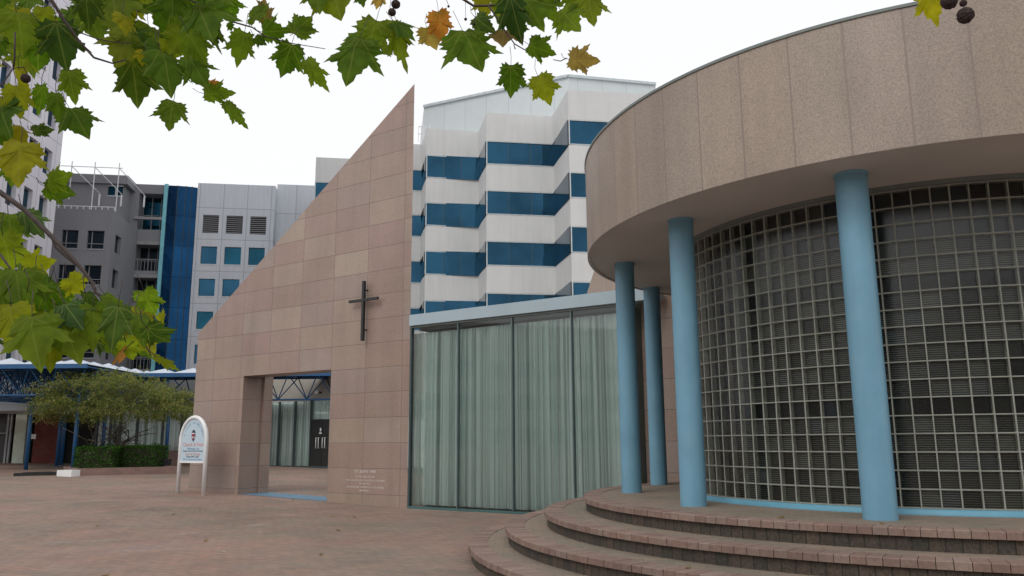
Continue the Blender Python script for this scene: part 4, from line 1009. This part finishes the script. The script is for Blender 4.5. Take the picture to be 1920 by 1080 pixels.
def spray(c, sx, sz_, n):
    """feathery sprays: short rows of small leaves along arching twiglets"""
    for _ in range(n):
        p = c+Vector((cr_.uniform(-1, 1)*sx, cr_.uniform(-.45, .45), cr_.uniform(-1, 1)*sz_))
        d = Vector((cr_.gauss((p.x-tp.x)*.3, .6), cr_.gauss(0, .5), cr_.gauss(.12, .3))).normalized()
        L = cr_.uniform(.18, .42); k = 9
        for i in range(k):
            q = p+d*L*i/k+Vector((cr_.gauss(0, .022), cr_.gauss(0, .022), cr_.gauss(0, .02)-.10*(i/k)**2))
            a = (d+Vector((cr_.gauss(0, .6), cr_.gauss(0, .6), cr_.gauss(-.2, .4)))).normalized(); b2 = a.cross(Vector((cr_.gauss(0, .5), cr_.gauss(0, .5), 1))).normalized()
            z = cr_.uniform(.055, .10); mb.face([q, q+a*z*.5+b2*z*.22, q+a*z, q+a*z*.5-b2*z*.22])
for x, y, hw, hh in pads:
    Yc = YM-.9+rnd.uniform(-.9, .8); c = mpx(x, y, Yc); sx = hw/F_PX*Yc; sz_ = hh/F_PX*Yc*1.25
    spray(c, sx, sz_, int(20+hw*.95))
for p, d in tips:
    if p.z < 2.3: continue
    leaf_cloud(mb, p+Vector((0, 0, .1)), (.35, .35, .12), 26, .095, rnd, 'ell', .3)
mb.build('foliage', M['maple_leaf'], mt_)
# kerb rail and white block at the foot of the left post
k0, k1 = gnd(26, 893), gnd(106, 891); kz = gz(k0)
KR = Fr(k0, k1-k0)
kr = thing('kerb_rail', 'low dark kerb rail on the paving beside the blue post at far left', 'kerb', k0)
mb = MB(); mb.box(KR, 0, (k1-k0).length, 0, .10, kz-.05, kz+.10); mb.build('front_rail', M['interior'], kr)
mb = MB(); mb.box(KR, .4, (k1-k0).length, .7, .80, kz-.05, kz+.10); mb.build('rear_rail', M['interior'], kr)
w0, w1 = gnd(106, 893), gnd(133, 894); WB = Fr(w0, w1-w0)
mb = MB(); L_ = (w1-w0).length; mb.box(WB, 0, L_, 0, .35, gz(w0)-.05, gz(w0)+.2)
o = mb.build('concrete_block', M['white_paint']); bv = o.modifiers.new('b', 'BEVEL'); bv.width = .02; bv.segments = 2
tag(o, 'white painted concrete block at the end of the kerb rail', 'block')
# dark round pot beside the hedge
pp = dep(308, 868, 31.0); mb = MB(); prof = [(.20, .45), (.27, .75), (.28, .80), (.25, .80), (.23, .72)]
for i in range(len(prof)-1):
    for k in range(20):
        a, b_ = PI2*k/20, PI2*(k+1)/20; (r0_, z0), (r1_, z1) = prof[i], prof[i+1]
        mb.face([(pp.x+r0_*math.cos(a), pp.y+r0_*math.sin(a), z0), (pp.x+r0_*math.cos(b_), pp.y+r0_*math.sin(b_), z0), (pp.x+r1_*math.cos(b_), pp.y+r1_*math.sin(b_), z1), (pp.x+r1_*math.cos(a), pp.y+r1_*math.sin(a), z1)], smooth=True)
tag(mb.build('plant_pot', M['interior'], weld=True), 'dark round pot at the right end of the hedge', 'pot')

# ================================================================ PLANE TREE OVERHEAD
tt = thing('plane_tree', 'London plane with broad lobed leaves overhanging the top and left of the view', 'tree', (-5.2, 1.0, 0))
HALF = [(.0, .0), (.10, -.02), (.22, -.10), (.27, -.02), (.40, -.05), (.37, .06), (.50, .12), (.44, .19), (.56, .30), (.46, .31), (.40, .36), (.47, .42), (.44, .46), (.56, .50), (.53, .57), (.66, .72), (.50, .68), (.46, .72), (.40, .65), (.33, .61), (.34, .70), (.28, .76), (.27, .84), (.16, .86), (.12, .96), (.0, 1.12)]
def leaf(mb, base, tip, nrm, m=0, rnd=random, fold=.16, curl=.22, wid=1.0, squash=1.0):
    base = Vector(base); tip = Vector(tip); Y = (tip-base); L = Y.length/1.05; Y.normalize()
    Z = (nrm-Y*nrm.dot(Y)); Z = Z.normalized() if Z.length > 1e-4 else Y.orthogonal().normalized(); X = Y.cross(Z)
    jit = [(rnd.uniform(-.02, .02), rnd.uniform(-.02, .02)) for _ in HALF]; wl_, wr = wid*rnd.uniform(.70, .95), wid*rnd.uniform(.70, .95)
    cu = curl*rnd.uniform(.4, 1.6); fo = fold*rnd.uniform(.2, 1.5); tw = rnd.uniform(-.2, .2)
    def P(x, y): return base+(X*x*squash+Y*y+Z*(-cu*(y-.3)**2-fo*abs(x)+tw*x*y+.05*math.sin(9*x+5*y)))*L
    pts = [P(x*wr+(jx if x > 0 else 0), y+jy*(x > 0)) for (x, y), (jx, jy) in zip(HALF, jit)]
    ptl = [P(-x*wl_-(jx if x > 0 else 0), y+jy*(x > 0)) for (x, y), (jx, jy) in zip(HALF, jit)][1:-1]
    loop = pts+ptl[::-1]; i0 = len(mb.v); mb.v += [tuple(P(0, .33))]+[tuple(p) for p in loop]; n = len(loop)
    loc = [(x, y) for x, y in HALF]+[(-x, y) for x, y in HALF[1:-1]][::-1]
    for i in range(n):
        mb.f.append((i0, i0+1+i, i0+1+(i+1) % n)); mb.uv.append([(0, .33), loc[i], loc[(i+1) % n]]); mb.m.append(m); mb.sm.append(True)
leaves = {k: MB() for k in ('leaf', 'leaf_dark', 'leaf_yellow', 'leaf_autumn', 'leaf_tan')}; stems = MB()
lr = random.Random(33)
def put(bx, by, tx, ty, Y, k='leaf', wid=1., tilt=.5, squash=1., stem=True):
    if Y < 3.35 and by < 260: Y += .45
    b_ = dep(bx, by, Y); t_ = dep(tx, ty, Y+lr.uniform(-.25, .25)*.12*4)
    view = (CAM-b_).normalized(); nrm = (view+Vector((lr.uniform(-tilt, tilt), 0, lr.uniform(-tilt*.4, tilt*1.1)))).normalized()
    leaf(leaves[k], b_, t_, nrm, rnd=lr, wid=wid, squash=squash)
    if stem:
        d = (b_-t_).normalized(); L = (b_-t_).length
        stems.tube([b_+(t_-b_)*.05, b_+d*L*.2+Vector((0, 0, .01)), b_+d*L*.38+Vector((lr.uniform(-.02, .02), 0, .03))], [.0016, .0014, .0018], 4)
hand = [ # base xy, tip xy, distance, kind, width
 (459, 59, 445, 126, 3.9, 'leaf', .95), (547, 83, 524, 148, 3.9, 'leaf', 1.15), (551, 63, 588, 25, 3.9, 'leaf', .95), (622, -38, 634, 32, 3.8, 'leaf', 1.3),
 (706, 38, 680, 122, 3.8, 'leaf', 1.15), (676, 68, 642, 146, 3.7, 'leaf', 1.05), (574, 112, 617, 172, 3.9, 'leaf', .6), (735, 36, 760, 122, 3.9, 'leaf', .5), (738, 40, 775, 66, 3.85, 'leaf', .6),
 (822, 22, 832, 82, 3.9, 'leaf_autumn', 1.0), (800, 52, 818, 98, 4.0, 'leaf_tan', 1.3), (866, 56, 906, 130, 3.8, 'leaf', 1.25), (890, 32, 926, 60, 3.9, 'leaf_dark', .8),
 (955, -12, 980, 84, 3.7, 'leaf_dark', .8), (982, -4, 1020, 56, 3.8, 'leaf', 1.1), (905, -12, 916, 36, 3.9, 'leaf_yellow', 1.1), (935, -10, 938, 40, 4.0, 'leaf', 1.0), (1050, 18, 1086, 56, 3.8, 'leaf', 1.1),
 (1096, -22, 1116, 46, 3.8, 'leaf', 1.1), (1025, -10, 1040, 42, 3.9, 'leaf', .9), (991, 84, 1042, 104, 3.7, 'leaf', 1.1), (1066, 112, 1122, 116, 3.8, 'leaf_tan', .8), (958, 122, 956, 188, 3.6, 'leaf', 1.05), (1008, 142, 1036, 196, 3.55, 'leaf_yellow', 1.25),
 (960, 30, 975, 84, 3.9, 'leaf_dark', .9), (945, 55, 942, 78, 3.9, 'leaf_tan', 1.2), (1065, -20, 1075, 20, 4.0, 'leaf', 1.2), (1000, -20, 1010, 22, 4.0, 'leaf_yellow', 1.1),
 (1738, -34, 1753, 52, 3.2, 'leaf_yellow', .9),
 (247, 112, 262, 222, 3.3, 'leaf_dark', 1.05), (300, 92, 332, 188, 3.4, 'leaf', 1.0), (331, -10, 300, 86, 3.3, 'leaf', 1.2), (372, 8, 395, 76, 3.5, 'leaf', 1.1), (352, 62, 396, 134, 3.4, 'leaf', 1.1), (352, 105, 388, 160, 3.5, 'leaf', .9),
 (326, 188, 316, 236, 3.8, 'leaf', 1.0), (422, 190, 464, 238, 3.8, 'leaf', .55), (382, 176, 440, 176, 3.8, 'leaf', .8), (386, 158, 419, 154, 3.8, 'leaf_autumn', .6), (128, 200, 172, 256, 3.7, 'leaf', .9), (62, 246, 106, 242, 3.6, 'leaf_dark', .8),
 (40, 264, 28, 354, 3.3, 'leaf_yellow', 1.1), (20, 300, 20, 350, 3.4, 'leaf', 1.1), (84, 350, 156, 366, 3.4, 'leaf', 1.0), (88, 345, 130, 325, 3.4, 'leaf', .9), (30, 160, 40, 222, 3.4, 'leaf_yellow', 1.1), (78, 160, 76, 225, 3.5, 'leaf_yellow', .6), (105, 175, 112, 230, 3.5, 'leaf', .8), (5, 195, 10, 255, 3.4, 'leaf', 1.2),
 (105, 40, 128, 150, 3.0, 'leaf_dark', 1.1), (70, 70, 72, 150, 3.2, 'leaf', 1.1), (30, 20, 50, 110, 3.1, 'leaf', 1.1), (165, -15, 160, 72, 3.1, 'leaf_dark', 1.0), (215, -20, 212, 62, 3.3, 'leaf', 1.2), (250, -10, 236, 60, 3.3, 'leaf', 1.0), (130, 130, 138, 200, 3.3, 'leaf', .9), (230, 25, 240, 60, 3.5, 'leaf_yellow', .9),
 (270, 95, 268, 122, 3.4, 'leaf_yellow', 1.1), (290, 75, 285, 92, 3.4, 'leaf_yellow', 1.2), (400, -25, 398, 30, 3.7, 'leaf', 1.1), (420, -10, 440, 42, 3.9, 'leaf', 1.1), (478, 38, 486, -6, 3.9, 'leaf', .8), (498, 40, 500, -15, 3.95, 'leaf_tan', .5), (490, 60, 536, 58, 3.9, 'leaf', .8), (430, 42, 436, 60, 3.9, 'leaf', 1.2), (478, 70, 500, 84, 3.9, 'leaf', 1.2),
 (566, -30, 572, 5, 3.9, 'leaf_tan', 1.1), (590, -30, 600, 14, 3.8, 'leaf', 1.), (678, -20, 680, 12, 3.9, 'leaf', .9), (712, -15, 708, 25, 3.9, 'leaf_tan', .8), (655, -25, 652, 12, 4.0, 'leaf', 1.1),
 (222, 572, 205, 672, 2.7, 'leaf_dark', .9), (175, 572, 178, 668, 2.8, 'leaf', .8), (120, 568, 150, 610, 2.8, 'leaf_dark', 1.1), (110, 600, 160, 682, 2.8, 'leaf_yellow', .9), (60, 590, 65, 698, 2.7, 'leaf', 1.0), (90, 620, 100, 700, 2.8, 'leaf_yellow', .8), (20, 570, 30, 668, 2.8, 'leaf_yellow', 1.1),
 (275, 615, 332, 660, 2.7, 'leaf_dark', .85), (290, 668, 343, 697, 2.8, 'leaf_yellow', .35), (235, 640, 250, 682, 2.8, 'leaf_yellow', .8), (298, 604, 320, 596, 2.8, 'leaf_yellow', .8), (255, 585, 272, 640, 2.8, 'leaf', .7), (190, 562, 240, 590, 2.8, 'leaf_yellow', 1.0), (232, 660, 210, 672, 2.8, 'leaf_autumn', .5),
 (128, 520, 160, 555, 3.0, 'leaf_yellow', 1.1), (45, 395, 82, 445, 3.1, 'leaf_dark', .7), (15, 400, 25, 470, 3.1, 'leaf_yellow', 1.1), (5, 440, 28, 530, 3.0, 'leaf', 1.1), (70, 510, 90, 560, 3.1, 'leaf_yellow', .9), (30, 505, 40, 590, 3.0, 'leaf', 1.1), (90, 535, 60, 600, 3.1, 'leaf', 1.1), (0, 520, 10, 610, 3.0, 'leaf_yellow', 1.1)]
for bx, by, tx, ty, Yh, kk_, wd in hand:
    big = math.hypot(tx-bx, ty-by) > 66; f_ = .8 if big and (bx < 420) else .93
    if kk_ == 'leaf_yellow' and bx < 300 and lr.random() < .5: kk_ = 'leaf'
    put(bx, by, bx+(tx-bx)*f_, by+(ty-by)*f_, Yh, kk_, wd)
def fill(x0, x1, y0, y1, n, Y0, Y1, size=(36, 66), kinds=('leaf',)*6+('leaf_dark',)*1+('leaf_yellow',)*1, keep=None):
    for _ in range(n):
        for _t in range(30):
            x, y = lr.uniform(x0, x1), lr.uniform(y0, y1)
            if keep is None or keep(x, y): break
        L = lr.uniform(*size); a = rad(lr.gauss(90, 35)); Y = lr.uniform(Y0, Y1)
        put(x, y-L*.5, x+L*math.cos(a), y-L*.5+L*math.sin(a), Y, lr.choice(kinds), lr.uniform(.8, 1.2), .8)
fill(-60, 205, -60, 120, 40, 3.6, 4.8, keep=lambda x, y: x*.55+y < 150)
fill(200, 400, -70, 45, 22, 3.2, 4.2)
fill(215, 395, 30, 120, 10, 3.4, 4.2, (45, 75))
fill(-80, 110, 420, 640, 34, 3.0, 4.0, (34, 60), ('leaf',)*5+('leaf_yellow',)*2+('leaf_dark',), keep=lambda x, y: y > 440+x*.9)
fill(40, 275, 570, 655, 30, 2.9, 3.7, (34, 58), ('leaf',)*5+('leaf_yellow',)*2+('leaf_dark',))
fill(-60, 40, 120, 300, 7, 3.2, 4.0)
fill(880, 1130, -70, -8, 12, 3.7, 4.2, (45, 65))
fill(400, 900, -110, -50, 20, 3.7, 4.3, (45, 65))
nm = {'leaf': 'green_foliage', 'leaf_dark': 'dark_foliage', 'leaf_yellow': 'yellow_foliage', 'leaf_autumn': 'orange_foliage', 'leaf_tan': 'tan_foliage'}
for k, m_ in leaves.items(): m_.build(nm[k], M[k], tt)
tw = MB()
def twig(pts, r0_, r1_, Y0, Y1):
    k = len(pts); w3 = [dep(x, y, Y0+(Y1-Y0)*i/(k-1)) for i, (x, y) in enumerate(pts)]
    w3 = [p+Vector((lr.uniform(-.004, .004), 0, lr.uniform(-.004, .004))) for p in w3]
    tw.tube(w3, [r0_+(r1_-r0_)*i/(k-1) for i in range(k)], 7); return w3[0]
st = []
st.append(twig([(-60, 330), (0, 362), (45, 395), (95, 438), (128, 472), (155, 505), (172, 530), (178, 548), (205, 562), (235, 582)], .011, .004, 2.9, 2.9))
twig([(93, 436), (103, 462), (122, 482), (150, 502), (168, 525), (176, 545)], .005, .006, 2.93, 2.9)
twig([(235, 582), (262, 632), (285, 664)], .004, .002, 2.9, 2.8)
st.append(twig([(55, -60), (100, 5), (120, 38), (150, 78), (175, 108), (210, 118), (238, 112)], .009, .003, 3.3, 3.5))
twig([(150, 62), (185, 72), (215, 78), (248, 82)], .003, .002, 3.4, 3.5)
st.append(twig([(300, -40), (345, -5), (388, 16), (425, 38), (472, 52), (500, 68), (512, 72), (548, 83), (610, 92)], .006, .0018, 3.7, 3.9))
st.append(twig([(820, -45), (865, -2), (888, 10), (915, 12), (940, 8)], .008, .005, 3.8, 3.8))
twig([(915, 12), (932, 34), (948, 60), (966, 82), (992, 98), (1012, 106)], .005, .002, 3.8, 3.75)
twig([(1038, 113), (1050, 115), (1062, 108)], .002, .003, 3.75, 3.8)
twig([(888, 10), (892, 26), (889, 40)], .002, .0012, 3.8, 3.8)
twig([(874, -30), (874, 34)], .0012, .001, 3.8, 3.8); twig([(836, -30), (836, 0), (841, 12)], .0012, .0016, 3.8, 3.8)
twig([(748, -40), (744, 5), (738, 22), (746, 45)], .0016, .0012, 3.9, 3.9)
twig([(962, 84), (966, 92)], .002, .003, 3.75, 3.75)
st.append(twig([(-40, 190), (5, 158), (25, 128), (45, 126), (52, 140)], .004, .0018, 3.3, 3.4))
twig([(24, 130), (26, 108), (27, 60)], .004, .004, 3.4, 3.35)
twig([(0, 478), (18, 500), (28, 520)], .005, .003, 3.0, 3.0)
twig([(1790, -60), (1782, -5)], .0025, .0018, 3.2, 3.2); st.append(dep(1790, -60, 3.2)); twig([(1800, -60), (1808, 25)], .0018, .0014, 3.2, 3.2)
# limbs that carry the twigs back to the trunk, out of frame
hub = Vector((-4.6, 1.4, 4.3))
for i, p in enumerate(st):
    mid = (p+hub)/2+Vector((0, 0, .55+.05*i)); a = p+(mid-p)*.5+Vector((0, 0, .1))
    if i >= 5 or i == 3: mid = Vector((p.x*.5-2.2, 3.6, 5.2)); a = p+Vector((-.35, -.1, .55))
    tw.tube([hub, mid, a, p], [.05, .03, .016, .008], 8)
tw.tube([(-5.2, 1.0, -.1), (-5.15, 1.05, 1.2), (-5.0, 1.1, 2.6), (-4.6, 1.4, 4.3), (-4.2, 1.6, 6.5)], [.26, .2, .17, .13, .07], 12)
tw.build('branches', M['twig'], tt)
tag(stems.build('leaf_stems', M['twig'], tt), kind='stuff')
def ball(x, y, rpx, Y):
    c = dep(x, y, Y); r = rpx/F_PX*Y; bm = bmesh.new(); bmesh.ops.create_icosphere(bm, subdivisions=4, radius=r)
    rr = random.Random(int(x))
    for v_ in bm.verts: v_.co *= 1+rr.uniform(-.09, .09)
    me = bpy.data.meshes.new('seed_ball'); bm.to_mesh(me); bm.free(); me.materials.append(M['seed']); me.transform(Matrix.Translation(c))
    o = bpy.data.objects.new('seed_ball', me); COL.objects.link(o); o.parent = tt; o.matrix_parent_inverse = tt.matrix_world.inverted()
for b_ in ((742, 8, 9, 3.9), (735, 23, 8, 3.9), (873, 36, 3, 3.8), (889, 45, 3.2, 3.8), (841, 12, 2.5, 3.8), (1780, 2, 16, 3.2), (1810, 29, 16, 3.2), (48, 147, 9, 3.4), (1806, 6, 7, 3.25)): ball(*b_)

# ================================================================ FALLEN LEAVES ON THE PAVING
fl_ = MB(); fr_ = random.Random(8)
for _ in range(16):
    x, y = fr_.uniform(-7, 1.2), fr_.uniform(4.5, 20)
    if math.hypot(x-CX, y-CY) < RP[3]+.1 or (Vector((x, y, 0))-A0).dot(N) > -.1: continue
    z = gz((x, y))+.012; a = fr_.uniform(0, PI2); L = fr_.uniform(.05, .10)
    leaf(fl_, (x, y, z), (x+L*math.cos(a), y+L*math.sin(a), z+fr_.uniform(0, .015)), Vector((fr_.uniform(-.3, .3), fr_.uniform(-.3, .3), 1)), rnd=fr_, curl=-.25)
for _ in range(5):
    t = fr_.randrange(4); a = rad(fr_.uniform(-178, -95)); r = RP[t]-fr_.uniform(.05, .3); z = ZP-SH*t+.01; p = pol(r, a, z); b_ = fr_.uniform(0, PI2); L = fr_.uniform(.04, .07)
    leaf(fl_, p, p+Vector((L*math.cos(b_), L*math.sin(b_), .005)), Vector((0, 0, 1)), rnd=fr_, curl=-.2)
tag(fl_.build('fallen_leaves', M['leaf_tan']), kind='stuff')

# ================================================================ BUILDINGS ON THE OPEN SIDE OF THE PLAZA (mirrored in the glazing)
M['far_wall'] = panels('far_wall', [(.42, .41, .39), (.46, .45, .43), (.40, .39, .37)], 3, 3.4, .03, (.3, .3, .3), .7)
for (o_, ex_, L_, H_b, lab) in (((-64, -40), (0, 1), 58, 13.5, 'pale office block on the open left side of the plaza'), ((52, -44), (-1, 0), 86, 11, 'pale low block on the near side of the plaza behind the viewer')):
    FB = Fr(o_, ex_); FB.en = Vector((-FB.ex.y, FB.ex.x, 0)); fb = thing('office_building', lab, 'office building', (o_[0], o_[1], 0))
    if FB.en.dot(Vector((0, 16, 0))-FB.o) > 0: FB.en = -FB.en
    hl = [(a*3.4+.8, a*3.4+2.8, c*3.4+1.0, c*3.4+2.7) for a in range(int(L_/3.4)) for c in range(int(H_b/3.4))]
    mb = MB(); holes(mb, FB, 0, L_, -1, H_b, hl, .25); mb.box(FB, 0, L_, .4, 12, -1, H_b-.1); mb.build('wall', M['far_wall'], fb)
    mb = MB(); mb.rect(FB, 0, L_, 0, H_b-.3, .24); mb.build('glazing', M['dark_glass'], fb)
